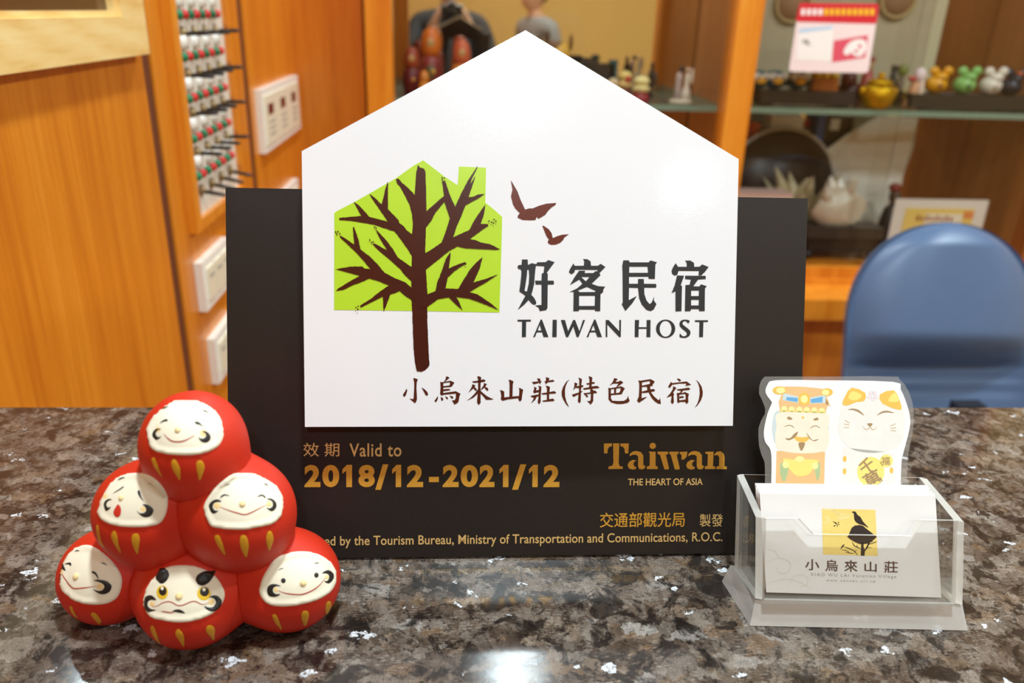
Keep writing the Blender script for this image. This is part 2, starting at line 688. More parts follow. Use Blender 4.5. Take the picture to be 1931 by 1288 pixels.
# rear prop
bm = bmesh.new()
vs = [bm.verts.new(p) for p in ((-0.02, 0.005, 0.17), (0.09, 0.005, 0.17), (0.11, 0.098, 0.036), (-0.04, 0.098, 0.036),
                                (-0.02, 0.009, 0.17), (0.09, 0.009, 0.17), (0.11, 0.102, 0.038), (-0.04, 0.102, 0.038))]
for f in ((0, 1, 2, 3), (7, 6, 5, 4), (0, 4, 5, 1), (1, 5, 6, 2), (2, 6, 7, 3), (3, 7, 4, 0)): bm.faces.new([vs[i] for i in f])
bm_obj('easel_leg', bm, MATS['board_black'], sign)


def sign_print(name, polys, m, off, lift, parent, label=None, stagger=False):
    V, Fc = [], []
    for i, pl in enumerate(polys):
        v, f = flat_mesh([pl], on_sign(off, lift + (i * 0.00003 if stagger else 0)))
        Fc += [[k + len(V) for k in t] for t in f]
        V += v
    return mesh_obj(name, V, Fc, m, parent, label=label)


A_ = zoomf(620, 290, 7.1556); B_ = zoomf(780, 290, 7.1556); C_ = zoomf(620, 430, 7.1556); D_ = zoomf(780, 430, 7.1556)
green = A_([(75, 800), (115, 770), (330, 660), (560, 530), (900, 335)]) + B_([(0, 160), (130, 88), (270, 195), (420, 310), (595, 425), (612, 172), (978, 187), (968, 660), (1075, 745), (1195, 850)]) + \
    D_([(1190, 100), (1158, 1140)]) + C_([(1115, 1118), (72, 1105)])
sign_print('green_house_emblem', [(green, [])], MATS['print_green'], PO, 0.00012, panel, 'lime green house shape behind the tree')


def rough_edge(pts, amp, step=2.2):
    out = []
    for i, p in enumerate(pts):
        q = pts[(i + 1) % len(pts)]
        L_ = math.dist(p, q)
        n = max(1, int(L_ / step))
        for k in range(n):
            t = k / n
            j = 0 if k == 0 else amp
            out.append((p[0] + (q[0] - p[0]) * t + random.uniform(-j, j), p[1] + (q[1] - p[1]) * t + random.uniform(-j, j)))
    return out


trunk = A_([(1200, 150), (1190, 220), (1180, 240), (1160, 555), (1135, 940), (1125, 1090)]) + C_([(1120, 370), (1113, 800), (1115, 970)]) + \
    [(777.4, 587.4), (779.8, 655.7), (782.5, 683), (786, 700), (795, 701), (801, 698.4), (806, 694), (810, 688), (808, 655.7), (806, 604.5)] + \
    D_([(185, 1060), (187, 890), (165, 560), (160, 340)]) + B_([(157, 1280), (175, 780), (170, 560), (160, 240), (140, 200), (105, 190), (85, 185)])
L1 = A_([(905, 345), (940, 335), (990, 395), (1060, 450), (1160, 555), (1200, 800), (1200, 1000), (1135, 940), (1120, 800), (1090, 690), (1030, 570), (970, 460), (920, 400)])
L2 = A_([(1200, 1150), (1125, 1085), (1050, 1030), (1010, 975), (950, 930), (945, 900), (880, 830), (800, 750), (800, 380), (793, 385), (760, 490), (740, 590), (715, 680), (690, 665), (640, 610), (545, 535), (580, 600), (650, 700), (740, 830), (795, 915), (700, 890), (545, 850), (460, 750), (400, 690), (335, 645), (380, 730), (440, 840), (300, 850), (140, 865), (145, 895), (300, 905), (480, 935), (620, 960), (750, 1005), (890, 1050), (960, 1140), (1060, 1280), (1116, 1372), (1200, 1400)])
L3 = C_([(1200, 600), (1115, 525), (1020, 460), (930, 395), (870, 290), (780, 170), (650, 30), (635, 10), (650, 60), (700, 160), (795, 305), (720, 265), (610, 205), (595, 225), (660, 290), (740, 360), (850, 450), (960, 550), (1030, 640), (1115, 720), (1200, 780)])
L4 = C_([(1200, 860), (1110, 800), (1030, 730), (900, 680), (750, 600), (670, 500), (560, 390), (430, 290), (400, 150), (340, -20), (325, 0), (335, 120), (345, 225), (260, 165), (160, 100), (150, 125), (250, 215), (380, 340), (460, 430), (565, 555), (480, 545), (460, 520), (300, 520), (90, 555), (200, 585), (420, 645), (300, 710), (130, 815), (95, 850), (210, 830), (330, 770), (440, 730), (550, 680), (680, 720), (810, 775), (700, 850), (560, 960), (425, 1045), (430, 1075), (560, 1010), (730, 925), (740, 1130), (775, 1050), (830, 895), (890, 880), (955, 850), (1040, 920), (1115, 970), (1200, 1000)])
R1 = B_([(100, 830), (175, 775), (270, 690), (410, 570), (405, 520), (385, 375), (420, 360), (450, 440), (490, 560), (560, 715), (640, 540), (740, 350), (860, 170), (868, 172), (790, 330), (765, 410), (835, 300), (790, 440), (740, 585), (800, 580), (870, 550), (965, 540), (860, 610), (700, 695), (640, 850), (580, 980), (535, 1125), (750, 1030), (830, 880), (970, 680), (945, 830), (920, 900), (905, 945), (1000, 950), (1010, 970), (900, 1045), (760, 1150), (850, 1170), (900, 1195), (1030, 1220), (1170, 1290), (1100, 1295), (860, 1285), (700, 1275), (590, 1250), (480, 1310), (330, 1430), (165, 1565), (100, 1600), (100, 1400), (160, 1340), (250, 1285), (375, 1200), (430, 1060), (490, 870), (415, 650), (380, 690), (290, 800), (240, 900), (160, 1000), (100, 1030)])
R3 = D_([(100, 950), (187, 893), (295, 850), (320, 730), (380, 580), (430, 430), (495, 320), (500, 360), (475, 545), (600, 490), (690, 460), (710, 480), (640, 520), (540, 590), (460, 670), (430, 815), (600, 822), (680, 690), (760, 560), (850, 460), (930, 395), (890, 550), (840, 660), (805, 735), (960, 690), (1140, 625), (1000, 720), (860, 800), (755, 865), (850, 890), (960, 960), (1020, 1000), (1155, 1110), (1000, 1045), (860, 990), (740, 950), (575, 930), (620, 1010), (660, 1110), (560, 1020), (475, 935), (330, 960), (185, 1065), (100, 1100)])
flecks = []
for pts in (A_([(95, 1055), (125, 1050), (110, 1085), (150, 1080)]), A_([(555, 1165), (580, 1200), (600, 1190)]), A_([(620, 990), (640, 1005)]),
            B_([(1015, 910), (1050, 925), (1085, 890), (1110, 912), (1075, 940)]), B_([(385, 325), (415, 330), (390, 350)]), D_([(690, 470), (705, 485)]), C_([(370, 1075), (400, 1055), (395, 1095)])):
    for (a, b) in pts:
        flecks.append((rough_edge(ellipse(a, b, 1.9, 1.3, 6, random.random() * 3), 0.5, 1.0), []))
sign_print('tree_emblem', [(rough_edge(p, 0.32), []) for p in (trunk, L1, L2, L3, L4, R1, R3)] + flecks, MATS['print_brown'], PO, 0.00022, panel, 'dark brown bare tree print', True)
Q_ = zoomf(950, 330, 9.2)
bird1 = Q_([(122, 92), (160, 150), (240, 290), (290, 430), (370, 600), (440, 580), (500, 580), (620, 530), (740, 498), (910, 485), (895, 520), (830, 560), (770, 620), (720, 690), (680, 715), (600, 760), (570, 725), (550, 780), (480, 785), (330, 780), (240, 740), (245, 705), (278, 660), (200, 580), (160, 510), (125, 370), (150, 250)])
bird2 = Q_([(668, 880), (690, 880), (780, 940), (830, 1010), (850, 1095), (930, 1060), (1020, 1035), (1130, 1028), (1080, 1060), (1045, 1090), (1035, 1120), (980, 1175), (900, 1208), (820, 1210), (765, 1180), (765, 1145), (785, 1125), (740, 1060)])
sign_print('bird_emblem', [(bird1, [])], MATS['print_redbrown'], PO, 0.00015, panel, 'larger red brown flying bird print')
sign_print('bird_emblem', [(bird2, [])], MATS['print_redbrown'], PO, 0.00015, panel, 'smaller red brown flying bird print')

E_ = zoomf(965, 480, 10.163); F_ = zoomf(1160, 480, 10.163)
big = [
    (E_([(195, 95), (305, 95), (312, 200), (380, 165), (470, 185), (455, 270), (440, 420), (430, 560), (400, 690), (375, 770), (430, 830), (470, 910), (465, 950), (430, 965), (380, 940), (322, 870), (240, 960), (115, 1062), (190, 920), (262, 790), (145, 708), (165, 560), (180, 420), (185, 320), (170, 285), (125, 275), (110, 240), (125, 205), (190, 195)]),
     [E_([(297, 290), (328, 295), (335, 420), (325, 560), (290, 710), (245, 695), (270, 540), (290, 400)])]),
    (E_([(470, 185), (490, 148), (650, 145), (700, 105), (820, 145), (670, 350), (690, 370), (690, 500), (800, 500), (812, 540), (800, 575), (690, 575), (685, 1020), (660, 1065), (540, 1085), (515, 1020), (445, 975), (570, 965), (570, 575), (460, 575), (445, 500), (570, 500), (575, 365), (610, 350), (625, 225), (455, 215)]), []),
    (E_([(1365, 85), (1450, 90), (1510, 130), (1520, 215), (1650, 215), (1705, 178), (1795, 238), (1680, 355), (1700, 395), (1530, 560), (1650, 605), (1790, 615), (1755, 670), (1750, 720), (1700, 760), (1695, 1085), (1600, 1085), (1590, 1055), (1290, 1055), (1285, 1085), (1180, 1085), (1185, 715), (1105, 718), (1250, 650), (1355, 560), (1295, 480), (1115, 585), (1200, 440), (1290, 310), (1405, 310), (1400, 355), (1560, 355), (1605, 318), (1640, 322), (1645, 295), (1215, 290), (1200, 340), (1145, 380), (1095, 340), (1110, 290), (1180, 170), (1205, 215), (1380, 215), (1390, 130)]),
     [E_([(1330, 430), (1490, 430), (1420, 515)]), E_([(1265, 690), (1440, 620), (1605, 695), (1595, 718), (1300, 720)]), E_([(1290, 790), (1595, 790), (1590, 985), (1290, 985)])]),
    (F_([(155, 110), (265, 112), (275, 150), (640, 150), (675, 112), (800, 148), (770, 190), (760, 468), (645, 465), (635, 425), (265, 425), (265, 560), (435, 560), (440, 468), (548, 468), (552, 560), (780, 562), (792, 600), (780, 635), (555, 635), (560, 760), (600, 880), (660, 950), (700, 920), (748, 800), (742, 880), (790, 950), (740, 1050), (680, 1085), (600, 1060), (510, 960), (460, 840), (437, 640), (265, 635), (260, 875), (412, 795), (330, 930), (195, 1082), (125, 950), (145, 920), (140, 330), (135, 220)]),
     [F_([(272, 232), (620, 232), (630, 350), (268, 350)])]),
    (F_([(1340, 115), (1440, 115), (1510, 160), (1515, 235), (1620, 232), (1665, 188), (1790, 238), (1720, 330), (1650, 400), (1595, 400), (1605, 315), (1215, 312), (1190, 385), (1140, 405), (1090, 370), (1080, 310), (1110, 240), (1160, 165), (1205, 235), (1370, 235), (1370, 160)]), []),
    (F_([(1185, 400), (1320, 405), (1255, 590), (1280, 600), (1270, 1085), (1155, 1090), (1155, 705), (1080, 738), (1140, 590)]), []),
    (F_([(1340, 405), (1735, 408), (1735, 470), (1590, 478), (1495, 608), (1610, 612), (1645, 570), (1755, 605), (1720, 650), (1715, 1085), (1610, 1085), (1600, 1045), (1455, 1045), (1440, 1085), (1335, 1088), (1345, 585), (1425, 580), (1450, 480), (1340, 470)]),
     [F_([(1455, 690), (1605, 690), (1600, 795), (1455, 795)]), F_([(1455, 868), (1603, 868), (1598, 975), (1455, 975)])])]
sign_print('title_lettering', big, MATS['print_slate'], PO, 0.00015, panel, 'dark slate Chinese characters')
G_ = zoomf(965, 590, 5.0816)
host = [(G_([(55, 65), (183, 65), (183, 82), (138, 84), (136, 232), (97, 232), (99, 84), (55, 82)]), []),
        (G_([(278, 62), (290, 65), (352, 232), (305, 232), (290, 185), (240, 187), (222, 232), (205, 232)]), [G_([(248, 170), (285, 168), (268, 115)])]),
        (G_([(392, 66), (432, 66), (430, 232), (388, 232)]), []),
        (G_([(470, 68), (510, 68), (540, 175), (588, 68), (607, 68), (648, 175), (682, 68), (703, 68), (640, 232), (622, 232), (590, 130), (540, 232), (520, 232)]), []),
        (G_([(790, 62), (803, 65), (865, 232), (820, 232), (803, 185), (750, 187), (735, 232), (717, 232)]), [G_([(760, 170), (800, 168), (782, 118)])]),
        (G_([(900, 68), (928, 68), (1030, 175), (1030, 68), (1047, 68), (1045, 232), (1030, 232), (915, 110), (916, 232), (900, 232)]), []),
        (G_([(1180, 68), (1220, 68), (1217, 137), (1292, 137), (1292, 68), (1330, 68), (1328, 232), (1290, 232), (1292, 152), (1216, 152), (1214, 232), (1178, 232)]), []),
        (G_(ellipse(1474, 152, 92, 88, 40)), [G_(ellipse(1474, 152, 57, 76, 36))]),
        (G_(catmull([(1702, 72), (1692, 100), (1665, 78), (1640, 88), (1640, 112), (1675, 140), (1710, 175), (1705, 215), (1670, 238), (1630, 238), (1608, 228), (1612, 198), (1635, 222), (1665, 220), (1678, 200), (1665, 178), (1630, 150), (1608, 120), (1612, 85), (1645, 65)], 3)), []),
        (G_([(1755, 70), (1880, 70), (1880, 86), (1836, 88), (1832, 232), (1795, 232), (1798, 88), (1755, 86)]), [])]
sign_print('title_lettering', host, MATS['print_slate'], PO, 0.00015, panel, 'dark slate capital letters under the Chinese characters')
H1 = zoomf(750, 700, 13.79); H2 = zoomf(875, 700, 13.79); H3 = zoomf(1000, 700, 13.79); H4 = zoomf(1130, 700, 13.79); H5 = zoomf(1220, 700, 13.79)
kai = [(H1(p), [H1(h) for h in hs]) for p, hs in [
    ([(405, 180), (440, 178), (525, 210), (495, 290), (488, 450), (500, 640), (500, 740), (470, 810), (440, 828), (400, 790), (305, 708), (400, 725), (415, 690), (428, 450), (430, 290)], []),
    ([(228, 450), (250, 500), (225, 590), (200, 640), (170, 662), (140, 640), (140, 600), (190, 530)], []),
    ([(620, 418), (700, 470), (770, 540), (790, 600), (780, 630), (755, 635), (720, 610), (680, 530)], []),
    ([(1255, 140), (1300, 138), (1350, 170), (1210, 290), (1195, 280), (1240, 220)], []),
    ([(1100, 278), (1180, 285), (1370, 245), (1475, 295), (1400, 405), (1190, 425), (1185, 470), (1330, 455), (1380, 490), (1185, 520), (1185, 565), (1510, 520), (1635, 585), (1605, 650), (1585, 780), (1550, 830), (1475, 868), (1410, 755), (1480, 755), (1510, 700), (1515, 580), (1200, 610), (1145, 635), (1100, 590), (1115, 420), (1110, 310)], [[(1188, 310), (1355, 285), (1360, 350), (1335, 370), (1185, 388)]]),
    ([(1040, 645), (1050, 700), (1015, 785), (985, 802), (955, 770), (1000, 710)], []),
    ([(1118, 660), (1180, 700), (1185, 745), (1155, 775), (1130, 740)], []),
    ([(1230, 650), (1300, 680), (1310, 715), (1285, 735), (1250, 690)], []),
    ([(1345, 632), (1430, 655), (1450, 690), (1415, 718), (1380, 680)], [])]]
kai += [(H2(p), []) for p in [
    [(345, 130), (400, 132), (452, 165), (435, 230), (428, 500), (430, 600), (432, 820), (385, 878), (340, 820), (345, 700), (355, 590), (365, 450), (368, 230)],
    [(205, 265), (360, 245), (515, 208), (562, 240), (545, 268), (430, 290), (250, 300)],
    [(215, 335), (300, 365), (275, 410), (330, 465), (335, 500), (300, 508), (245, 445), (115, 560), (180, 450), (210, 380)],
    [(515, 305), (597, 332), (550, 400), (620, 440), (637, 490), (610, 512), (570, 480), (535, 425), (440, 490), (430, 480), (490, 400), (515, 350)],
    [(375, 460), (390, 530), (345, 595), (240, 690), (62, 768), (180, 685), (280, 580), (340, 500)],
    [(425, 500), (500, 570), (600, 650), (700, 700), (768, 722), (720, 740), (575, 742), (500, 650), (420, 570)],
    [(1160, 225), (1200, 222), (1288, 262), (1268, 350), (1260, 655), (1430, 645), (1440, 480), (1420, 435), (1460, 440), (1540, 480), (1515, 600), (1500, 740), (1455, 792), (1415, 740), (1410, 700), (1150, 730), (1000, 770), (955, 720), (970, 650), (955, 540), (935, 495), (980, 495), (1045, 525), (1048, 680), (1180, 665), (1185, 400), (1180, 280)]]]
kai += [(H3(p), []) for p in [
    [(40, 278), (210, 265), (175, 182), (260, 195), (265, 255), (305, 265), (265, 290), (268, 340), (245, 330), (235, 300), (90, 340)],
    [(405, 152), (500, 180), (480, 240), (590, 222), (628, 255), (600, 272), (460, 285), (390, 348), (395, 295), (365, 268), (410, 250)],
    [(95, 400), (165, 430), (150, 500), (220, 485), (230, 420), (200, 372), (290, 400), (285, 480), (272, 600), (270, 800), (228, 862), (190, 800), (210, 700), (215, 650), (165, 665), (130, 740), (15, 840), (70, 750), (95, 680), (50, 685), (5, 640), (215, 600), (222, 545), (150, 555), (105, 578), (75, 530), (105, 450)],
    [(400, 378), (445, 378), (512, 410), (498, 540), (620, 515), (678, 555), (650, 578), (490, 590), (490, 725), (590, 710), (630, 750), (610, 775), (350, 795), (305, 765), (430, 745), (430, 600), (325, 608), (280, 575), (435, 550), (430, 430)],
    [(1022, 205), (960, 290), (915, 400), (900, 500), (905, 650), (940, 790), (1012, 938), (940, 870), (860, 740), (820, 640), (815, 530), (850, 410), (930, 280)],
    [(1250, 160), (1345, 205), (1325, 370), (1350, 355), (1385, 380), (1365, 410), (1325, 420), (1318, 520), (1370, 515), (1318, 560), (1310, 790), (1275, 832), (1235, 780), (1255, 600), (1125, 668), (1078, 610), (1265, 550), (1270, 440), (1175, 430), (1115, 498), (1145, 390), (1150, 290), (1230, 320), (1200, 390), (1270, 380), (1275, 230)],
    [(1515, 135), (1555, 132), (1615, 170), (1600, 285), (1650, 275), (1685, 305), (1655, 325), (1600, 330), (1595, 395), (1740, 380), (1805, 425), (1760, 440), (1605, 455), (1640, 500), (1690, 505), (1740, 550), (1710, 570), (1640, 575), (1635, 780), (1570, 868), (1475, 768), (1550, 775), (1568, 740), (1575, 585), (1450, 600), (1505, 640), (1500, 670), (1470, 678), (1380, 572), (1560, 550), (1560, 460), (1400, 482), (1365, 445), (1530, 415), (1535, 345), (1485, 350), (1450, 318), (1540, 300), (1535, 200)]]]
kai += [(H4(p), [H4(h) for h in hs]) for p, hs in [
    ([(390, 175), (480, 200), (420, 280), (500, 270), (550, 240), (628, 292), (580, 330), (465, 410), (570, 390), (668, 445), (620, 520), (580, 600), (310, 620), (300, 700), (340, 765), (500, 775), (640, 770), (720, 720), (750, 630), (762, 700), (792, 770), (740, 820), (600, 850), (450, 850), (310, 810), (240, 730), (240, 480), (235, 430), (290, 440), (440, 415), (500, 320), (365, 320), (270, 372), (350, 280)],
     [[(305, 470), (385, 458), (385, 575), (300, 580)], [(445, 450), (555, 435), (550, 500), (520, 555), (435, 568)]]),
    ([(1015, 238), (1080, 245), (1230, 220), (1340, 205), (1445, 268), (1385, 350), (1392, 382), (1320, 390), (1330, 470), (1420, 460), (1455, 500), (1430, 520), (1340, 540), (1420, 650), (1540, 755), (1570, 730), (1582, 670), (1590, 760), (1605, 852), (1530, 840), (1440, 780), (1360, 690), (1285, 550), (1160, 565), (1105, 560), (1100, 700), (1245, 662), (1180, 720), (1030, 822), (982, 765), (1030, 650), (1040, 450), (1040, 310)],
     [[(1110, 290), (1300, 255), (1325, 275), (1310, 330), (1110, 375)], [(1110, 410), (1235, 400), (1255, 490), (1105, 530)]])]]
kai += [(H5(p), [H5(h) for h in hs]) for p, hs in [
    ([(775, 185), (850, 200), (888, 240), (850, 268), (815, 240)], []),
    ([(625, 275), (655, 308), (850, 285), (1030, 265), (1150, 352), (995, 385), (1030, 320), (850, 320), (655, 350), (590, 438), (550, 400), (585, 340)], []),
    ([(680, 388), (765, 430), (680, 550), (705, 600), (690, 640), (700, 800), (660, 858), (620, 800), (640, 640), (505, 688), (600, 580), (670, 470)], []),
    ([(770, 470), (950, 448), (1080, 425), (1128, 465), (1095, 485), (940, 500), (890, 570), (990, 540), (1090, 590), (1070, 680), (1075, 800), (1030, 852), (990, 795), (845, 800), (815, 832), (785, 790), (785, 640), (770, 570), (865, 555), (880, 505), (810, 502)], [[(840, 610), (985, 590), (1005, 610), (1005, 735), (840, 755)]]),
    ([(845, 655), (930, 645), (970, 672), (945, 690), (845, 702)], []),
    ([(1265, 220), (1350, 290), (1420, 400), (1450, 530), (1445, 640), (1400, 760), (1320, 880), (1240, 950), (1310, 840), (1350, 720), (1370, 580), (1365, 430), (1330, 310)], [])]]
sign_print('name_lettering', kai, MATS['print_maroon'], PO, 0.00015, panel, 'brush style maroon Chinese characters')
K_ = zoomf(1120, 825, 7.152)
aa = [(480, 225), (520, 190), (570, 180), (630, 195), (665, 240), (665, 370), (692, 385), (690, 405), (660, 430), (610, 425), (595, 390), (595, 255), (570, 232), (520, 232), (482, 252)]
ab = [(575, 310), (520, 300), (470, 330), (452, 375), (470, 415), (515, 432), (560, 425), (572, 400), (540, 385), (530, 355), (545, 325)]
logo = [[(133, 80), (245, 78), (240, 118), (205, 125), (185, 160), (182, 213), (135, 213)],
        [(258, 78), (340, 78), (333, 345), (345, 385), (385, 390), (388, 422), (195, 425), (197, 390), (245, 380), (262, 340)],
        [(355, 80), (470, 78), (462, 213), (418, 213), (410, 150), (385, 122), (357, 118)],
        aa, ab, ellipse(792, 112, 43, 41), [(735, 190), (830, 190), (830, 385), (858, 390), (858, 425), (712, 425), (712, 390), (750, 380), (752, 215)],
        [(855, 190), (1000, 190), (998, 220), (970, 235), (1010, 410), (1005, 428), (950, 430), (890, 235), (858, 220)],
        [(1015, 190), (1140, 190), (1138, 218), (1115, 235), (1155, 410), (1150, 430), (1090, 430), (1035, 235), (1015, 218)],
        [(1155, 192), (1258, 190), (1250, 255), (1215, 295), (1180, 298), (1180, 235), (1155, 215)],
        [(a + 790, b) for a, b in aa], [(a + 790, b) for a, b in ab],
        [(1500, 192), (1612, 190), (1605, 385), (1635, 390), (1635, 425), (1495, 425), (1495, 390), (1530, 380), (1535, 225), (1500, 215)],
        [(1620, 228), (1660, 190), (1710, 185), (1750, 220), (1762, 270), (1758, 385), (1790, 390), (1790, 428), (1650, 425), (1652, 392), (1685, 385), (1690, 270), (1670, 235), (1625, 240)]]
sign_print('logo_lettering', [(K_(p), []) for p in logo], MATS['gold_foil'], 0, 0.0002, board, 'gold stencil serif word')


def sign_text(name, s, x0, y0, x1, y1, m, off, lift, parent, bold=0.0, space=1.0, label=None):
    u0, u1 = S2(x0, (y0 + y1) / 2, off)[0], S2(x1, (y0 + y1) / 2, off)[0]
    v0, v1 = S2((x0 + x1) / 2, y1, off)[1], S2((x0 + x1) / 2, y0, off)[1]
    q, f = text_rect(s, u0, v0, u1, v1, bold, space)
    return mesh_obj(name, [(a, -off - lift, b) for a, b in q], f, m, parent, label=label)


sign_text('validity_lettering', '效 期', 572, 835, 640, 861, MATS['gold_foil_light'], 0, 0.0002, board, 0.005, label='gold Chinese characters, upper left of the gold text')
sign_text('validity_lettering', 'Valid to', 659, 836, 757, 861, MATS['gold_foil_light'], 0, 0.0002, board, 0.012, 1.08, label='gold words beside the first gold characters')
dv, df = [], []
for ch_, a, b in (('2', 75, 141), ('0', 149, 219), ('1', 232, 272), ('8', 298, 366), ('/', 368, 422), ('1', 438, 475), ('2', 499, 566), ('-', 590, 631), ('2', 647, 713),
                  ('0', 721, 793), ('2', 799, 861), ('1', 881, 919), ('/', 934, 992), ('1', 1003, 1040), ('2', 1064, 1130)):
    x0, x1 = 540 + a / 2.194, 540 + b / 2.194
    y0, y1 = (875.5, 923.5) if ch_ == '/' else (899, 909) if ch_ == '-' else (876.5, 918.5)
    u0, u1 = S2(x0, 898)[0], S2(x1, 898)[0]
    v0, v1 = S2((x0 + x1) / 2, y1)[1], S2((x0 + x1) / 2, y0)[1]
    if ch_ == '1':
        q = [(u0 + (u1 - u0) * p, v1 - (v1 - v0) * r) for p, r in ((0, 0.20), (0.48, 0), (1, 0), (1, 1), (0.40, 1), (0.40, 0.26), (0, 0.40))]
        V_, f = flat_mesh([(q, [])], lambda x, y: (x, y))
        q = V_
    else:
        q, f = text_rect(ch_, u0, v0, u1, v1, 0.045)
    df += [[k + len(dv) for k in t] for t in f]
    dv += [(x, -0.0002, y) for x, y in q]
mesh_obj('date_lettering', dv, df, MATS['gold_foil'], board, label='large bold gold date numerals')
sign_text('motto_lettering', 'THE HEART OF ASIA', 1184, 902, 1325, 915, MATS['gold_foil_light'], 0, 0.0002, board, 0.014, label='small gold capitals under the gold stencil word')
sign_text('bureau_lettering', '交通部觀光局', 1131, 966, 1291, 994, MATS['gold_foil'], 0, 0.0002, board, 0.007, label='bold gold Chinese characters')
sign_text('bureau_lettering', '製發', 1319, 969, 1363, 993, MATS['gold_foil_light'], 0, 0.0002, board, 0.004, label='two gold Chinese characters at the lower right')
sign_text('issuer_lettering', 'ed by the Tourism Bureau, Ministry of Transportation and Communications, R.O.C.', 612, 1007, 1362, 1030,
          MATS['gold_foil_light'], 0, 0.0002, board, 0.010, 1.02, label='long gold English line along the bottom')

# ------------------------------------------------------------------ daruma pyramid
mat('clay_red', (204, 44, 18), 0.55, spec=0.35, mottle=(40.0, 0.05), bump=(1400, 0.03))
mat('clay_white', (242, 232, 208), 0.6, spec=0.3, mottle=(60.0, 0.02))
mat('clay_gold', (214, 150, 24), 0.5, mottle=(200.0, 0.08))
mat('clay_black', (32, 24, 20), 0.5)
mat('clay_blush', (248, 212, 146), 0.6)
mat('clay_nose', (246, 220, 160), 0.6)
mat('clay_line', (176, 44, 18), 0.5)
mat('clay_mouth', (206, 46, 26), 0.5)
mat('clay_yellow', (232, 190, 40), 0.5)

BALLS = [((-0.16809, 0.32321, 0.01945), 0.02289), ((-0.12367, 0.30644, 0.0197), 0.02318), ((-0.07992, 0.31674, 0.02034), 0.02393),
         ((-0.14161, 0.31483, 0.06247), 0.02237), ((-0.09732, 0.31159, 0.06398), 0.02326), ((-0.11543, 0.31321, 0.10004), 0.02187)]
BC_ = np.array([b[0] for b in BALLS])
BR_ = np.array([b[1] for b in BALLS]) - 0.0005
KSM = 0.009


def sdf(P):
    d = np.linalg.norm(P[:, None, :] - BC_[None], axis=2) - BR_[None]
    m = d.min(1, keepdims=True)
    s = m[:, 0] - KSM * np.log(np.exp(-(d - m) / KSM).sum(1)) * 0.64
    return np.maximum(s, 0.0005 - P[:, 2])


def sgrad(P, e=1e-5):
    g = np.stack([sdf(P + e * v) - sdf(P - e * v) for v in np.eye(3)], 1)
    return g / (np.linalg.norm(g, axis=1, keepdims=True) + 1e-12)


def on_sdf(px):
    px = np.asarray(px, float)
    D = CF[None] + CR[None] * ((px[:, :1] - CX) / F_PX) - CU[None] * ((px[:, 1:2] - CY) / F_PX)
    D /= np.linalg.norm(D, axis=1, keepdims=True)
    t = np.full(len(px), 0.25)
    best, bt = np.full(len(px), 1e9), t.copy()
    for _ in range(90):
        d = sdf(CAMP + D * t[:, None])
        better = d < best - 1e-7
        best, bt = np.where(better, d, best), np.where(better, t, bt)
        t = np.minimum(t + np.clip(d, -0.01, 0.02) * 0.9, 0.6)
    Q = CAMP + D * bt[:, None]
    for _ in range(5):
        Q = Q - sgrad(Q) * sdf(Q)[:, None]
    return Q


dar = empty('daruma_figurine', (-0.122, 0.314, 0.0), label='red pyramid of six smiling and frowning round daruma dolls fused in one piece', cat='figurine')
DO = np.array([-0.122, 0.314, 0.0])
bm = bmesh.new()
for c, r in zip(BC_, BR_):
    bmesh.ops.create_icosphere(bm, subdivisions=4, radius=float(r) * 1.02, matrix=Matrix.Translation(Vector(c - DO)))
me = bpy.data.meshes.new('tmp')
bm.to_mesh(me)
bm.free()
tmp = bpy.data.objects.new('tmp', me)
COL.objects.link(tmp)
md = tmp.modifiers.new('r', 'REMESH')
md.mode = 'VOXEL'
md.voxel_size = 0.0011
bpy.context.view_layer.update()
dm = bpy.data.meshes.new_from_object(tmp.evaluated_get(bpy.context.evaluated_depsgraph_get()))
bpy.data.objects.remove(tmp)
V = np.array([v.co[:] for v in dm.vertices]) + DO
for _ in range(6):
    V = V - sgrad(V) * sdf(V)[:, None]
V[:, 2] = np.maximum(V[:, 2], 0.0006)
V[:, 2] += 0.0002
body = mesh_obj('body', V - DO, [list(p.vertices) for p in dm.polygons], MATS['clay_red'], dar, smooth=True)
bpy.data.meshes.remove(dm)


def inside(pt, poly):
    x, y = pt
    r = False
    for i in range(len(poly)):
        (x1, y1), (x2, y2) = poly[i], poly[i - 1]
        if (y1 > y) != (y2 > y) and x < (x2 - x1) * (y - y1) / (y2 - y1 + 1e-12) + x1: r = not r
    return r


def segdist(P, poly):
    A = np.array(poly)
    B = np.roll(A, -1, 0)
    AB = B - A
    d = np.full(len(P), 1e9)
    for a, ab in zip(A, AB):
        t = np.clip(((P - a) @ ab) / (ab @ ab + 1e-12), 0, 1)
        d = np.minimum(d, np.linalg.norm(P - a - t[:, None] * ab, axis=1))
    return d


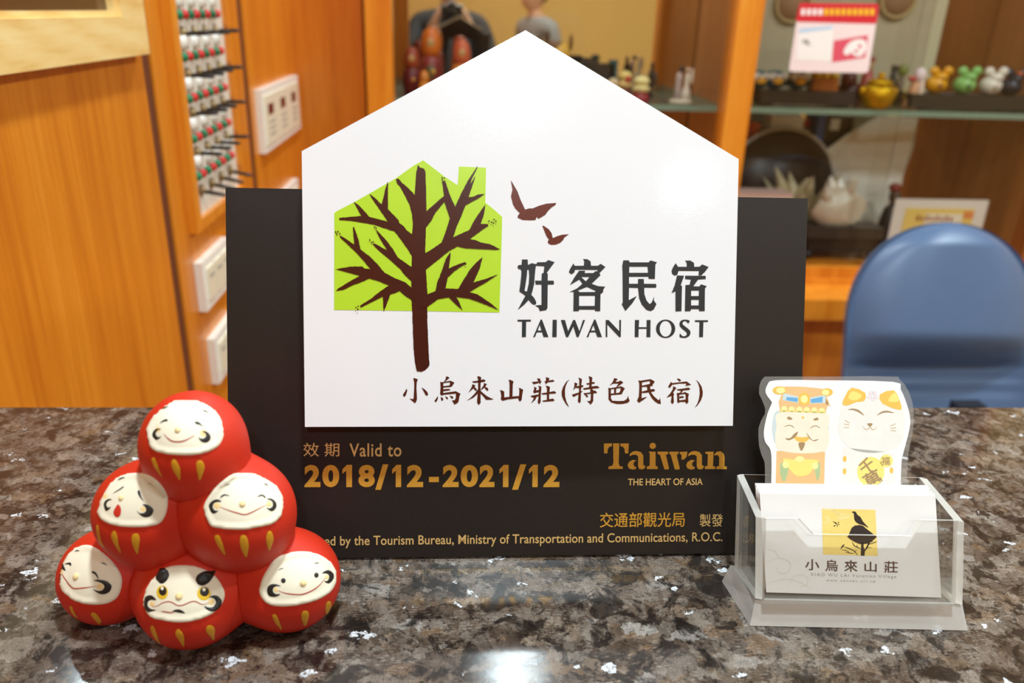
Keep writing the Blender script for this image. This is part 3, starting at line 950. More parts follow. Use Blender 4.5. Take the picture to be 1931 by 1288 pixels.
def decal(name, outline, m, parent, step=5.0, prof=None, edge=0.0, lift=0.0007, label=None, over=None):
    """thin paint layer laid on the figurine's surface inside the outline"""
    pts = []
    for i, p in enumerate(outline):
        q = outline[(i + 1) % len(outline)]
        n = max(1, int(math.dist(p, q) / (step * 0.7)))
        pts += [(p[0] + (q[0] - p[0]) * k / n, p[1] + (q[1] - p[1]) * k / n) for k in range(n)]
    nb = len(pts)
    xs = [p[0] for p in pts]
    ys = [p[1] for p in pts]
    inner = []
    gy = min(ys)
    row = 0
    while gy < max(ys):
        gx = min(xs) + (step / 2 if row % 2 else 0)
        while gx < max(xs):
            if inside((gx, gy), outline): inner.append((gx, gy))
            gx += step
        gy += step * 0.87
        row += 1
    if inner:
        dd = segdist(np.array(inner), pts)
        inner = [p for p, d in zip(inner, dd) if d > step * 0.4]
    allp = pts + inner
    res = delaunay_2d_cdt([Vector(p) for p in allp], [(i, (i + 1) % nb) for i in range(nb)], [], 1, 1e-6)
    P2 = np.array([v[:] for v in res[0]])
    d = segdist(P2, pts)
    P3 = on_sdf(P2)
    Nn = sgrad(P3)
    off = prof(d) if prof else np.where(d < 0.05, edge, lift)
    if over is not None:  # paint lying on a face: follow the relief of that face
        off = off - 0.00045 + np.where([inside(p, over) for p in P2], np.maximum(face_prof(segdist(P2, over)), 0.0), 0.0)
    P3 = P3 + Nn * off[:, None]
    return mesh_obj(name, P3 - DO, [list(f) for f in res[2]], m, parent, smooth=True, label=label)


def face_prof(d):
    rim = 0.0011 * np.clip(d / 2.5, 0, 1)
    dip = 0.0008 * np.clip((d - 7) / 5, 0, 1)
    return rim - dip - 0.0001


def P(z, pts, n=4): return catmull(z(pts), n)


FACES = []
z = zoomf(255, 725, 6.44)
FACES.append(('smiling face of the topmost doll', z, [(140, 545), (185, 430), (270, 340), (380, 255), (490, 195), (640, 190), (780, 205), (900, 260), (1000, 350), (1050, 440), (1075, 590), (1060, 680), (1000, 760), (900, 815), (780, 850), (640, 865), (480, 860), (330, 840), (230, 805), (180, 740), (150, 640)],
              dict(eye=[[(305, 475), (340, 440), (380, 425), (402, 435), (390, 450), (350, 455)], [(722, 462), (745, 452), (785, 470), (825, 520), (790, 495), (745, 485)]],
                   eyebrow=[[(345, 318), (380, 292), (417, 285), (385, 305)], [(815, 318), (850, 322), (888, 352), (850, 336)]],
                   cheek_curl=[[(325, 545), (270, 537), (225, 575), (220, 630), (255, 672), (300, 655), (320, 630), (285, 640), (258, 610), (262, 575), (290, 552)],
                               [(812, 570), (860, 572), (900, 605), (912, 650), (890, 690), (850, 705), (800, 690), (765, 640), (790, 655), (830, 655), (858, 625), (850, 595)]],
                   cheek=[(278, 550, 42), (830, 590, 50)], mouth=([(350, 600), (400, 655), (460, 690), (540, 695), (620, 675), (720, 620)], 15), nose=(520, 552, 44)),
              [[(200, 920), (215, 890), (240, 895), (265, 960), (300, 1050), (330, 1122), (280, 1070), (230, 1000)], [(440, 945), (462, 905), (495, 920), (530, 980), (548, 1040), (543, 1160), (490, 1090), (450, 1020)], [(742, 1000), (745, 945), (775, 920), (815, 930), (840, 985), (838, 1030), (785, 1165), (755, 1080)]]))
z = zoomf(170, 870, 6.776)
FACES.append(('worried open mouthed face of the middle left doll', z, [(95, 640), (130, 520), (190, 380), (280, 260), (400, 180), (520, 148), (640, 145), (760, 180), (870, 260), (960, 380), (995, 500), (985, 620), (940, 740), (860, 810), (720, 838), (540, 845), (350, 830), (200, 785), (120, 720)],
              dict(eye=[[(295, 412), (380, 355), (425, 325), (435, 332), (370, 378)], [(610, 385), (625, 370), (640, 385), (655, 450), (688, 510), (645, 470), (618, 425)]],
                   eyebrow=[[(370, 255), (415, 225), (462, 217), (415, 238)], [(745, 275), (790, 278), (830, 328), (790, 294)]],
                   cheek_curl=[[(285, 490), (240, 482), (200, 520), (188, 580), (205, 630), (240, 620), (272, 580), (235, 590), (215, 555), (235, 510)],
                               [(672, 550), (740, 555), (800, 600), (808, 640), (775, 695), (710, 712), (650, 690), (598, 630), (640, 660), (700, 650), (718, 615), (700, 575)]],
                   cheek=[(678, 610, 44), (222, 460, 38)], drop=[(362, 550), (395, 590), (400, 640), (385, 695), (345, 712), (310, 680), (305, 640), (330, 590)], nose=(402, 468, 38)),
              [[(78, 840), (92, 810), (110, 830), (125, 930), (150, 1030), (185, 1095), (130, 1050), (90, 940)], [(270, 945), (300, 887), (330, 905), (350, 960), (365, 1060), (395, 1175), (330, 1090), (285, 1010)], [(530, 985), (545, 935), (585, 920), (620, 935), (635, 990), (625, 1070), (605, 1185), (560, 1110), (535, 1040)]]))
z = zoomf(345, 870, 6.441)
FACES.append(('grinning face of the middle right doll', z, [(250, 580), (265, 500), (310, 420), (390, 320), (490, 230), (600, 155), (720, 138), (860, 145), (980, 195), (1090, 260), (1160, 330), (1210, 430), (1220, 540), (1195, 650), (1140, 725), (1050, 775), (900, 805), (760, 830), (600, 830), (430, 815), (330, 780), (285, 690)],
              dict(eye=[[(455, 450), (470, 415), (515, 398), (570, 422), (515, 415), (475, 435)], [(900, 435), (930, 410), (965, 405), (1000, 435), (985, 445), (960, 420)]],
                   eyebrow=[[(500, 305), (535, 284), (572, 277), (535, 293)], [(975, 277), (1005, 281), (1030, 303), (1005, 292)]],
                   cheek_curl=[[(468, 490), (440, 465), (390, 465), (340, 500), (322, 550), (345, 615), (385, 632), (432, 600), (395, 595), (368, 565), (370, 525), (400, 495)],
                               [(1015, 460), (1060, 452), (1110, 480), (1132, 530), (1115, 580), (1075, 605), (1040, 590), (1008, 562), (1050, 570), (1085, 540), (1080, 490), (1050, 470)]],
                   cheek=[(415, 540, 48), (1043, 518, 42)], mouth=([(450, 550), (560, 595), (680, 632), (745, 645), (810, 630), (900, 585), (1005, 530)], 13), nose=(722, 515, 46)),
              [[(385, 920), (410, 892), (445, 905), (470, 965), (495, 1040), (515, 1140), (440, 1050), (400, 975)], [(692, 950), (705, 905), (740, 893), (775, 920), (798, 1010), (790, 1090), (768, 1165), (715, 1080), (695, 1010)], [(1010, 935), (1025, 865), (1055, 843), (1085, 875), (1098, 940), (1085, 1000), (1047, 1085), (1020, 1010)]]))
z = zoomf(100, 1000, 6.778)
FACES.append(('sideways smiling face of the bottom left doll', z, [(90, 660), (105, 520), (150, 390), (240, 260), (340, 200), (440, 182), (540, 215), (660, 295), (770, 400), (850, 520), (885, 620), (875, 740), (830, 850), (740, 920), (610, 952), (450, 950), (290, 910), (170, 830), (100, 760)],
              dict(eye=[[(178, 440), (205, 420), (230, 415), (242, 435), (230, 458), (210, 440)], [(497, 540), (510, 522), (545, 535), (575, 580), (582, 632), (560, 590), (530, 558)]],
                   eyebrow=[[(295, 285), (325, 264), (352, 272), (325, 276)], [(608, 415), (655, 418), (698, 452), (650, 432)]],
                   cheek_curl=[[(110, 510), (150, 430), (178, 520), (140, 495), (112, 530), (110, 580), (128, 615), (112, 630), (96, 600), (98, 555)],
                               [(525, 640), (590, 630), (680, 645), (740, 690), (748, 730), (720, 785), (650, 815), (580, 800), (515, 750), (570, 770), (625, 765), (658, 725), (640, 685), (590, 660)]],
                   cheek=[(605, 720, 50), (132, 535, 30)], mouth=([(145, 555), (170, 630), (220, 700), (270, 740), (340, 740), (440, 728), (560, 712)], 14), nose=(298, 590, 42)),
              [[(215, 1000), (220, 970), (245, 975), (270, 1040), (320, 1125), (260, 1080)], [(485, 1080), (500, 1052), (530, 1050), (575, 1090), (615, 1150), (612, 1170), (590, 1200), (530, 1140)]]))
z = zoomf(250, 1050, 7.157)
FACES.append(('frowning face with bushy black eyebrows of the bottom middle doll', z, [(145, 590), (170, 470), (230, 350), (330, 230), (450, 140), (640, 108), (830, 120), (1000, 180), (1130, 270), (1220, 400), (1248, 510), (1220, 620), (1160, 700), (1060, 780), (920, 840), (760, 880), (600, 890), (420, 865), (270, 830), (195, 770), (160, 690)],
              dict(bushy=[[(370, 148), (430, 150), (480, 180), (500, 235), (475, 310), (410, 365), (350, 345), (330, 280), (345, 200)], [(850, 300), (880, 240), (960, 200), (1060, 185), (1130, 185), (1090, 260), (1040, 340), (960, 388), (890, 380), (858, 340)]],
                   bigeye=[((405, 480, 78, 95), (415, 460, 52, 62), (410, 425, 20, 25)), ((962, 495, 92, 92), (968, 470, 60, 62), (963, 440, 22, 24))],
                   cheek_curl=[[(325, 580), (280, 530), (240, 517), (200, 540), (185, 610), (195, 690), (240, 735), (320, 715), (260, 700), (225, 660), (222, 610), (250, 580)],
                               [(1030, 545), (1080, 520), (1140, 525), (1185, 570), (1190, 620), (1160, 690), (1090, 725), (1010, 715), (965, 660), (1020, 680), (1080, 670), (1120, 620), (1110, 575), (1070, 550)]],
                   cheek=[(268, 635, 46), (1060, 610, 52)], mouth=([(270, 672), (340, 660), (410, 620), (480, 603), (540, 615), (600, 650), (660, 655), (720, 635), (790, 605), (850, 600), (910, 630), (960, 640), (1028, 618)], 13),
                   lip=([(390, 735), (440, 738), (500, 748), (565, 742)], 14), tongue=[(540, 735), (580, 710), (640, 708), (690, 735), (705, 758), (640, 752), (580, 740)], nose=(630, 530, 58)),
              [[(243, 965), (262, 925), (290, 945), (325, 1030), (350, 1110), (375, 1178), (310, 1115), (260, 1030)], [(580, 1025), (600, 980), (630, 978), (670, 1020), (695, 1090), (690, 1215), (630, 1130), (590, 1070)], [(990, 985), (1000, 940), (1040, 920), (1085, 935), (1110, 980), (1105, 1050), (1095, 1125), (1040, 1065), (1000, 1020)]]))
z = zoomf(450, 990, 6.133)
FACES.append(('tilted smiling face with dot eyes of the bottom right doll', z, [(235, 760), (260, 650), (310, 540), (400, 420), (500, 350), (620, 310), (740, 300), (880, 320), (1000, 375), (1080, 450), (1125, 540), (1130, 650), (1095, 740), (1020, 810), (920, 865), (780, 910), (620, 940), (460, 945), (340, 915), (265, 850)],
              dict(dot=[(518, 642, 27, 28), (895, 580, 25, 29)], eyebrow=[[(462, 525), (490, 502), (525, 500), (492, 511)], [(868, 453), (895, 436), (930, 443), (897, 446)]],
                   cheek_curl=[[(490, 705), (440, 685), (385, 682), (340, 715), (332, 770), (355, 815), (400, 828), (450, 820), (482, 795), (430, 795), (400, 765), (405, 725), (440, 705)],
                               [(960, 560), (1000, 530), (1040, 525), (1075, 560), (1082, 610), (1060, 660), (1030, 675), (985, 650), (1020, 645), (1040, 610), (1035, 575), (1005, 560)]],
                   cheek=[(430, 750, 38), (1015, 605, 34)], mouth=([(455, 757), (540, 785), (640, 800), (740, 798), (850, 755), (930, 695), (1000, 610)], 12), nose=(745, 668, 44)),
              [[(390, 1060), (402, 1032), (435, 1040), (470, 1110), (498, 1195), (492, 1212), (430, 1140)], [(725, 1050), (740, 1000), (775, 990), (805, 1005), (808, 1070), (770, 1170), (735, 1110)], [(1003, 960), (1015, 900), (1040, 878), (1070, 900), (1065, 960), (1022, 1045), (1005, 1000)]]))
for lab, z, outline, ft, stripes in FACES:
    FO_ = P(z, outline)
    fc = decal('face', FO_, MATS['clay_white'], dar, 5.0, face_prof, label=lab)
    for a, b, r in ft['cheek']:
        decal('cheek', z(ellipse(a, b, r, r)), MATS['clay_blush'], fc, 3, over=FO_, lift=0.0005, edge=0.00035)
    for c in ft['cheek_curl']: decal('cheek_curl', P(z, c), MATS['clay_black'], fc, 3, over=FO_, lift=0.0008, edge=0.0006)
    for e in ft.get('eye', []): decal('eye', P(z, e), MATS['clay_black'], fc, 3, over=FO_, lift=0.0008, edge=0.0006)
    for e in ft.get('eyebrow', []): decal('eyebrow', P(z, e), MATS['clay_black'], fc, 3, over=FO_, lift=0.0008, edge=0.0006)
    for e in ft.get('bushy', []): decal('eyebrow', P(z, e), MATS['clay_black'], fc, 3, over=FO_, prof=lambda d: 0.0004 + 0.0012 * np.clip(d / 6, 0, 1), label='raised bushy black eyebrow')
    for e in ft.get('dot', []): decal('eye', z(ellipse(*e)), MATS['clay_black'], fc, 3, over=FO_, lift=0.0008, edge=0.0006)
    for ye, bl, wh in ft.get('bigeye', []):
        ey = decal('eye', z(ellipse(*ye)), MATS['clay_yellow'], fc, 3, over=FO_, lift=0.0006, edge=0.0005, label='round yellow ringed eye')
        # pupil and painted white spot share the eye's layer above it
        decal('pupil', z(ellipse(*bl)), MATS['clay_black'], fc, 3, over=FO_, lift=0.0008, edge=0.0007)
        decal('eye_spot', z(ellipse(*wh)), MATS['clay_white'], fc, 3, over=FO_, lift=0.0010, edge=0.0009)
    if 'mouth' in ft: decal('mouth', z(ribbon(*ft['mouth'])), MATS['clay_line'], fc, 3, over=FO_, lift=0.0007, edge=0.0006)
    if 'lip' in ft: decal('lip', z(ribbon(*ft['lip'])), MATS['clay_line'], fc, 3, over=FO_, lift=0.0007, edge=0.0006)
    if 'drop' in ft: decal('mouth', P(z, ft['drop']), MATS['clay_mouth'], fc, 3, over=FO_, lift=0.0007, edge=0.0006)
    if 'tongue' in ft: decal('tongue', P(z, ft['tongue']), MATS['clay_black'], fc, 3, over=FO_, lift=0.0007, edge=0.0006)
    a, b, r = ft['nose']
    (nx, ny), (n2x, n2y) = z([(a, b), (a + r, b)])
    p3 = on_sdf([(nx, ny), (n2x, n2y)])
    rr = float(np.linalg.norm(p3[0] - p3[1])) * 0.86
    nn = sgrad(p3[:1])[0]
    R_ = Vector(nn).to_track_quat('Z', 'Y').to_matrix().to_4x4()
    ell('nose', (0, 0, 0), (rr, rr, rr * 0.6), MATS['clay_nose'], fc, Matrix.Translation(Vector(p3[0] - DO + nn * 0.0004)) @ R_)
    for s in stripes: decal('gold_stripe', P(z, s), MATS['clay_gold'], body, 3.5, lift=0.0003, edge=0.0001)

# ------------------------------------------------------------------ business card holder
clear('acrylic', (0.995, 0.995, 0.99), 0.6, 0.0)
clear('acrylic_edge', (0.98, 0.975, 0.96), 1.0, 0.40, rough=0.06, haze_col=(250, 246, 238), flat=0.20)  # edge highlights painted in as a white diffuse share
clear('acrylic_base', (0.985, 0.98, 0.97), 1.0, 0.12, rough=0.05, haze_col=(253, 251, 246), flat=0.2)  # bright inner reflections of the base put into a white diffuse share
clear('acrylic_base_side', (0.985, 0.98, 0.97), 1.0, 0.34, rough=0.06, haze_col=(254, 252, 248), flat=0.25)  # same painted-in reflections, stronger on the base sides
clear('laminate_film', (0.97, 0.97, 0.96), 1.0, 0.10, flat=0.06)
mat('card_white', (238, 233, 229), 0.55, mottle=(120.0, 0.012))
mat('card_yellow', (246, 214, 122), 0.5, mottle=(300.0, 0.06))
mat('card_pale', (250, 230, 168), 0.5)
mat('card_black', (44, 30, 24), 0.5)
mat('card_brown', (92, 64, 56), 0.5)
mat('card_grey', (176, 164, 158), 0.5)
mat('card_swirl', (232, 224, 212), 0.5)

HYAW, HT = math.radians(-2.8), math.radians(27)
H_E = np.array([math.cos(HYAW), math.sin(HYAW), 0.0])
H_B = np.array([-math.sin(HYAW), math.cos(HYAW), 0.0])
H_UP = np.array([0, 0, 1.0]) * math.cos(HT) + H_B * math.sin(HT)
H_N = -H_B * math.cos(HT) + np.array([0, 0, 1.0]) * math.sin(HT)
H_C = np.array([0.1993, 0.3099, 0.0121])


def on_card(px, py, off=0.0): return hit(px, py, H_N, H_C + H_N * off)


def prism(bm, pts, vec, mi_side=0):
    f = [bm.verts.new(tuple(map(float, p))) for p in pts]
    b = [bm.verts.new(tuple(map(float, np.asarray(p) + vec))) for p in pts]
    bm.faces.new(f)
    bm.faces.new(b[::-1])
    for i in range(len(f)):
        q = bm.faces.new((f[i], b[i], b[(i + 1) % len(f)], f[(i + 1) % len(f)]))
        q.material_index = mi_side


HO = onZ(1620, 1150, 0.0)
HO[2] = 0.0
holder = empty('card_holder', HO, label='clear acrylic business card holder on the granite counter', cat='card holder')
FO = 0.0045
# front pane with thumb notch
fp = [on_card(*q, FO) - HO for q in ((1440, 976), (1502, 975.5), (1530, 1006), (1714, 1009), (1733, 979), (1798, 980), (1794, 1136), (1437, 1128))]
bm = bmesh.new()
prism(bm, fp, H_N * 0.0036, 1)
bm_obj('front_pane', bm, [MATS['acrylic'], MATS['acrylic_edge']], holder)
BO = -0.020
bp_ = [on_card(*q, BO) - HO for q in ((1396, 895), (1744, 901), (1746, 1082), (1392, 1073))]
bm = bmesh.new()
prism(bm, bp_, -H_N * 0.0025, 1)
bm_obj('back_pane', bm, [MATS['acrylic'], MATS['acrylic_edge']], holder)
for fq, bq in (((((1425, 975), (1440, 977), (1438, 1131), (1424, 1128))), ((1390, 896), (1402, 894), (1398, 1074), (1385, 1072))),
               ((((1798, 980), (1818, 985), (1815, 1140), (1794, 1137))), ((1733, 900), (1748, 903), (1752, 1083), (1736, 1080)))):
    bm = bmesh.new()
    a = [bm.verts.new(tuple(on_card(*q, FO) - HO)) for q in fq]
    b = [bm.verts.new(tuple(on_card(*q, BO) - HO)) for q in bq]
    for i in range(4):
        f = bm.faces.new((a[i], a[(i + 1) % 4], b[(i + 1) % 4], b[i]))
        f.material_index = 1 if i in (0, 2) else 0
    f = bm.faces.new(a[::-1]); f.material_index = 1
    f = bm.faces.new(b); f.material_index = 1
    bm_obj('side_pane', bm, [MATS['acrylic'], MATS['acrylic_edge']], holder)
BH = 0.0105
fl, frr = onZ(1414, 1180, 0.0004), onZ(1825, 1189, 0.0004)
bl, brr = onZ(1366, 1067, BH), onZ(1815, 1092, BH)
bl[2] = brr[2] = 0.0004
bm = bmesh.new()
prism(bm, [p - HO for p in (fl, frr, brr, bl)], np.array([0, 0, BH]), 1)
bm.verts.ensure_lookup_table()
for v, q in zip(list(bm.verts)[4:], (H_B * 0.0065 + H_E * 0.003, H_B * 0.0065 - H_E * 0.003, -H_E * 0.003, H_E * 0.003)):
    v.co += Vector(tuple(q))
bm_obj('base', bm, [MATS['acrylic_base'], MATS['acrylic_base_side']], holder, bevel=0.0022, seg=2)

# ---- cards
cTL, cTR, cBL, cBR = on_card(1432.5, 931), on_card(1764, 935), on_card(1445, 1117), on_card(1775, 1127)


def uv(p): return ((p - H_C) @ H_E, (p - H_C) @ H_UP)


cu = [uv(p) for p in (cBL, cBR, cTR, cTL)]
for i in range(8):
    off = -0.0011 * i - (0.0004 if i > 3 else 0)
    jx = 0 if i == 0 else random.uniform(-0.0005, 0.0005)
    jv = 0.00062 * i + (0 if i == 0 else random.uniform(0, 0.0005))
    C0 = H_C + H_N * off
    card = empty('business_card', C0, cat='business card', group='business cards in the acrylic holder',
                 label='white business card with yellow bird picture, frontmost in the acrylic holder' if i == 0 else
                 'plain white edged business card stacked behind the printed card in the acrylic holder')
    pts = [H_E * (u + jx) + H_UP * (v + jv) for u, v in cu]
    bm = bmesh.new()
    prism(bm, pts, -H_N * 0.0004)
    bm_obj('card_sheet', bm, MATS['card_white'], card)
    if i == 0: front_card = card


def card_print(name, polys, m, lift, label=None):
    V, Fc = flat_mesh(polys, lambda a, b: on_card(a, b) - H_C + H_N * lift)
    return mesh_obj(name, V, Fc, m, front_card, label=label)


def card_text(name, s, x0, y0, x1, y1, dy, m, bold=0.0, space=1.0):
    """dy: pixel drop from left to right end"""
    q, f = text_rect(s, 0, 0, 1, 1, bold, space)
    V = [on_card(x0 + a * (x1 - x0), y1 - b * (y1 - y0) + dy * a) - H_C + H_N * 0.00012 for a, b in q]
    return mesh_obj(name, V, f, m, front_card)


T_ = zoomf(1500, 950, 8.31)
card_print('picture', [(T_([(412, 75), (1252, 95), (1290, 818), (432, 795)]), [])], MATS['card_yellow'], 0.00006, 'yellow square picture')
sw = [(T_(ribbon([(415, 120), (480, 90), (580, 100), (650, 150), (700, 160), (820, 150)], 16)), []), (T_(ribbon([(560, 90), (640, 130), (720, 190), (800, 180), (900, 160)], 12)), []),
      (T_(ribbon([(430, 200), (490, 215), (500, 270), (450, 310), (425, 280)], 14)), []), (T_(ribbon([(440, 190), (520, 220), (540, 290), (500, 340)], 10)), []),
      (T_(ribbon([(640, 210), (720, 230), (800, 215), (850, 200)], 22)), [])]
card_print('picture_swirl', sw, MATS['card_pale'], 0.00009)
bird = T_(catmull([(880, 128), (925, 118), (950, 135), (970, 170), (1020, 210), (1060, 280), (1143, 372), (1090, 350), (1060, 335), (1000, 320), (950, 290), (920, 240), (915, 170), (905, 145)], 3))
nest = T_([(880, 375), (930, 340), (1000, 332), (1060, 345), (1095, 378), (1240, 490), (1275, 515), (1230, 560), (1180, 590), (1130, 625), (1060, 632), (1000, 630), (940, 605), (860, 560), (810, 515), (830, 490)])
trunk2 = T_([(1030, 600), (1065, 600), (1070, 690), (1090, 720), (1080, 815), (1022, 812), (1025, 700)])
br = [ribbon(p, wd) for p, wd in (([(1085, 740), (1120, 680), (1150, 620), (1165, 585)], 26), ([(1140, 630), (1200, 620), (1275, 590)], 12), ([(1025, 710), (960, 675), (920, 655), (885, 590)], 14), ([(960, 680), (970, 640)], 8),
                                  ([(1120, 690), (1195, 685)], 9), ([(980, 812), (920, 740), (850, 705), (750, 670)], 14), ([(930, 770), (860, 775), (800, 735), (720, 720)], 9), ([(860, 775), (780, 760)], 8), ([(940, 745), (955, 720)], 8), ([(1150, 600), (1215, 585)], 16))]
sm = [(700, 715), (725, 660), (760, 632), (768, 640), (745, 675), (720, 700)]
lf = [ellipse(630, 305, 26, 10, 10, 0.7), ellipse(612, 345, 18, 9, 10, -0.5), ellipse(672, 295, 18, 7, 10, -0.9), ellipse(675, 325, 16, 7, 10, -0.4), ellipse(600, 285, 14, 7, 10, 0.9), ribbon([(625, 280), (650, 330), (660, 365)], 8)]
card_print('picture_print', [(bird, []), (nest, []), (trunk2, [])] + [(T_(p), []) for p in br + [sm] + lf], MATS['card_black'], 0.00012, 'black bird on a nest tree')
for s, x0, x1, y0, y1 in (('小', 1518, 1545, 1054, 1075), ('烏', 1556, 1580, 1055, 1077), ('來', 1592, 1617, 1056, 1078), ('山', 1630, 1653, 1059, 1078), ('莊', 1667, 1693, 1058, 1080)):
    card_text('name_lettering', s, x0, y0, x1, y1, 0.6, MATS['card_brown'], 0.012)
card_text('name_lettering', 'XIAO WU LAI Vacation Village', 1528, 1080, 1690, 1087.5, 4.5, MATS['card_grey'], 0.0, 1.35)
card_text('address_lettering', 'www.xanadu.url.tw', 1558, 1091.5, 1651, 1096, 2.5, MATS['card_grey'], 0.0, 1.5)
sws = [ribbon([(1446, 1060), (1470, 1052), (1490, 1062), (1484, 1080), (1466, 1078), (1468, 1066)], 1.6), ribbon([(1448, 1100), (1480, 1092), (1510, 1098), (1530, 1112)], 1.6), ribbon([(1447, 1035), (1462, 1040), (1470, 1055)], 1.4), ribbon([(1486, 1105), (1500, 1085), (1522, 1088), (1520, 1104), (1506, 1106)], 1.4)]
card_print('corner_swirl', [(p, []) for p in sws], MATS['card_swirl'], 0.00008)

# ---- laminated sticker card standing behind the cards
LO = -0.0135
LZ = zoomf(1430, 700, 5.853)
mat('sticker_white', (246, 243, 240), 0.35)
mat('sticker_orange', (238, 192, 133), 0.4)  # sticker colours from here on paled to paint in the haze over them
mat('sticker_amber', (242, 194, 88), 0.4)
mat('sticker_yellow', (250, 226, 126), 0.4)
mat('sticker_lemon', (252, 236, 160), 0.4)
mat('sticker_skin', (246, 234, 212), 0.4)
mat('sticker_blue', (106, 174, 221), 0.4)
mat('sticker_brown', (170, 139, 99), 0.4)
mat('sticker_tan', (214, 178, 133), 0.4)
mat('sticker_greyblue', (206, 218, 220), 0.4)
mat('sticker_green', (178, 197, 146), 0.4)
mat('sticker_pink', (236, 222, 226), 0.4)
mat('sticker_catwhite', (240, 236, 228), 0.4)
LC = H_C + H_N * LO
lam = empty('laminated_card', LC, label='laminated card printed with an orange hatted man and a white cat, behind the business cards', cat='card')
film = P(LZ, [(60, 70), (140, 58), (690, 60), (1470, 55), (1560, 90), (1640, 180), (1700, 330), (1722, 500), (1700, 700), (1660, 900), (1650, 1000), (1640, 1290), (1640, 1420), (80, 1420), (75, 1290), (75, 1130), (70, 1000), (20, 880), (2, 720), (12, 590), (75, 470), (70, 380), (10, 250), (20, 140)], 3)
ins = P(LZ, [(190, 100), (700, 100), (1490, 118), (1570, 200), (1640, 370), (1675, 520), (1665, 650), (1600, 900), (1580, 1000), (1570, 1280), (1570, 1400), (140, 1400), (140, 1280), (145, 1000), (130, 860), (75, 780), (60, 660), (100, 470), (145, 360), (140, 330), (80, 240), (100, 150)], 3)


def lam_poly(name, polys, m, lift, parent=None, label=None):
    V, Fc = flat_mesh(polys, lambda a, b: on_card(a, b, LO) - LC + H_N * lift)
    return mesh_obj(name, V, Fc, m, parent or lam, label=label)


fm = bmesh.new()
prism(fm, [on_card(*q, LO) - LC - H_N * 0.0004 for q in film[::2]], H_N * 0.0003)
bm_obj('laminate_sheet', fm, MATS['laminate_film'], lam)
insert = lam_poly('printed_insert', [(ins, [])], MATS['sticker_white'], 0.0001)


def LP(name, m, lift, *shapes, label=None):
    return lam_poly(name, [(LZ(s) if not isinstance(s, tuple) else (LZ(s[0])), []) for s in shapes], MATS[m], lift, insert, label)


def cm(pts, n=4): return catmull(pts, n)


LP('hat_print', 'sticker_orange', 0.00016, cm([(300, 168), (640, 185), (735, 230), (745, 445), (240, 440), (270, 230)], 2), [(735, 290), (800, 388), (745, 370)])
LP('hat_print', 'sticker_amber', 0.00018, ellipse(235, 212, 78, 46), ellipse(755, 232, 66, 44), ellipse(505, 308, 66, 72))
LP('hat_print', 'sticker_lemon', 0.0002, ellipse(245, 212, 50, 34), ellipse(740, 235, 40, 32), ellipse(505, 308, 40, 44), *[ellipse(284 + 83 * i, 416 + 4 * i, 34, 32) for i in range(6)])
LP('hat_print', 'sticker_greyblue', 0.00018, [(275, 240), (440, 280), (440, 350), (265, 320)], [(570, 290), (745, 262), (740, 350), (570, 358)])
LP('hat_print', 'sticker_blue', 0.0002, [(310, 285), (435, 295), (430, 340), (305, 320)], [(575, 310), (710, 280), (705, 345), (580, 350)])
LP('hat_print', 'sticker_yellow', 0.0002, [(230, 432), (745, 448), (745, 462), (228, 448)])
LP('ear_flap_print', 'sticker_greyblue', 0.00015, cm([(180, 460), (250, 450), (250, 600), (190, 800), (150, 640)], 3))
LP('ear_flap_print', 'sticker_greyblue', 0.00015, cm([(740, 470), (775, 520), (770, 760), (750, 700)], 3))
LP('head_print', 'sticker_skin', 0.00017, cm([(235, 455), (745, 465), (770, 620), (775, 800), (720, 880), (560, 905), (330, 895), (210, 850), (185, 740), (200, 600)], 4))
LP('face_print', 'sticker_brown', 0.0002, cm([(315, 520), (335, 500), (375, 525), (345, 538)]), cm([(605, 530), (650, 512), (662, 535), (625, 545)]), ribbon([(280, 615), (330, 598), (370, 605), (398, 630)], 9), ribbon([(570, 635), (600, 610), (640, 605), (685, 630)], 9),
   cm([(435, 668), (420, 710), (380, 745), (330, 762), (295, 740), (350, 738), (395, 690)]), cm([(530, 675), (560, 720), (600, 760), (665, 748), (620, 772), (560, 740)]), cm([(445, 790), (510, 790), (505, 830), (475, 880), (450, 840)]))
LP('face_print', 'sticker_amber', 0.0002, cm([(395, 720), (480, 730), (565, 725), (530, 775), (470, 785), (420, 765)]), ellipse(490, 512, 14, 14))
LP('robe_print', 'sticker_orange', 0.00016, [(200, 880), (735, 890), (725, 1280), (725, 1400), (185, 1400), (190, 1280)])
LP('robe_print', 'sticker_green', 0.00018, cm([(250, 1010), (330, 1060), (300, 1200), (270, 1210), (240, 1120)]), cm([(620, 1060), (670, 1000), (680, 1120), (650, 1210)]))
LP('robe_print', 'sticker_yellow', 0.0002, cm([(270, 970), (390, 975), (450, 935), (520, 970), (660, 985), (600, 1080), (540, 1145), (430, 1155), (350, 1090)], 4))
LP('robe_print', 'sticker_lemon', 0.00022, ellipse(455, 970, 50, 32), ellipse(300, 1030, 36, 40), ellipse(625, 1045, 34, 38))
LP('cat_print', 'sticker_catwhite', 0.00014, cm([(900, 480), (930, 330), (1030, 190), (1250, 280), (1490, 210), (1590, 420), (1610, 640), (1540, 830), (1300, 900), (1050, 870), (920, 760), (880, 620)], 4), [(930, 840), (1500, 900), (1500, 1400), (925, 1400)])
LP('ear_print', 'sticker_amber', 0.00018, cm([(1030, 180), (1180, 240), (1165, 330), (1080, 340), (980, 380), (925, 360), (960, 270)], 2), cm([(1340, 255), (1495, 210), (1560, 330), (1580, 410), (1540, 425), (1370, 360)], 2))
LP('ear_print', 'sticker_yellow', 0.0002, cm([(990, 300), (1040, 220), (1140, 270), (1080, 320)], 3), cm([(1430, 330), (1500, 235), (1550, 330)], 3))
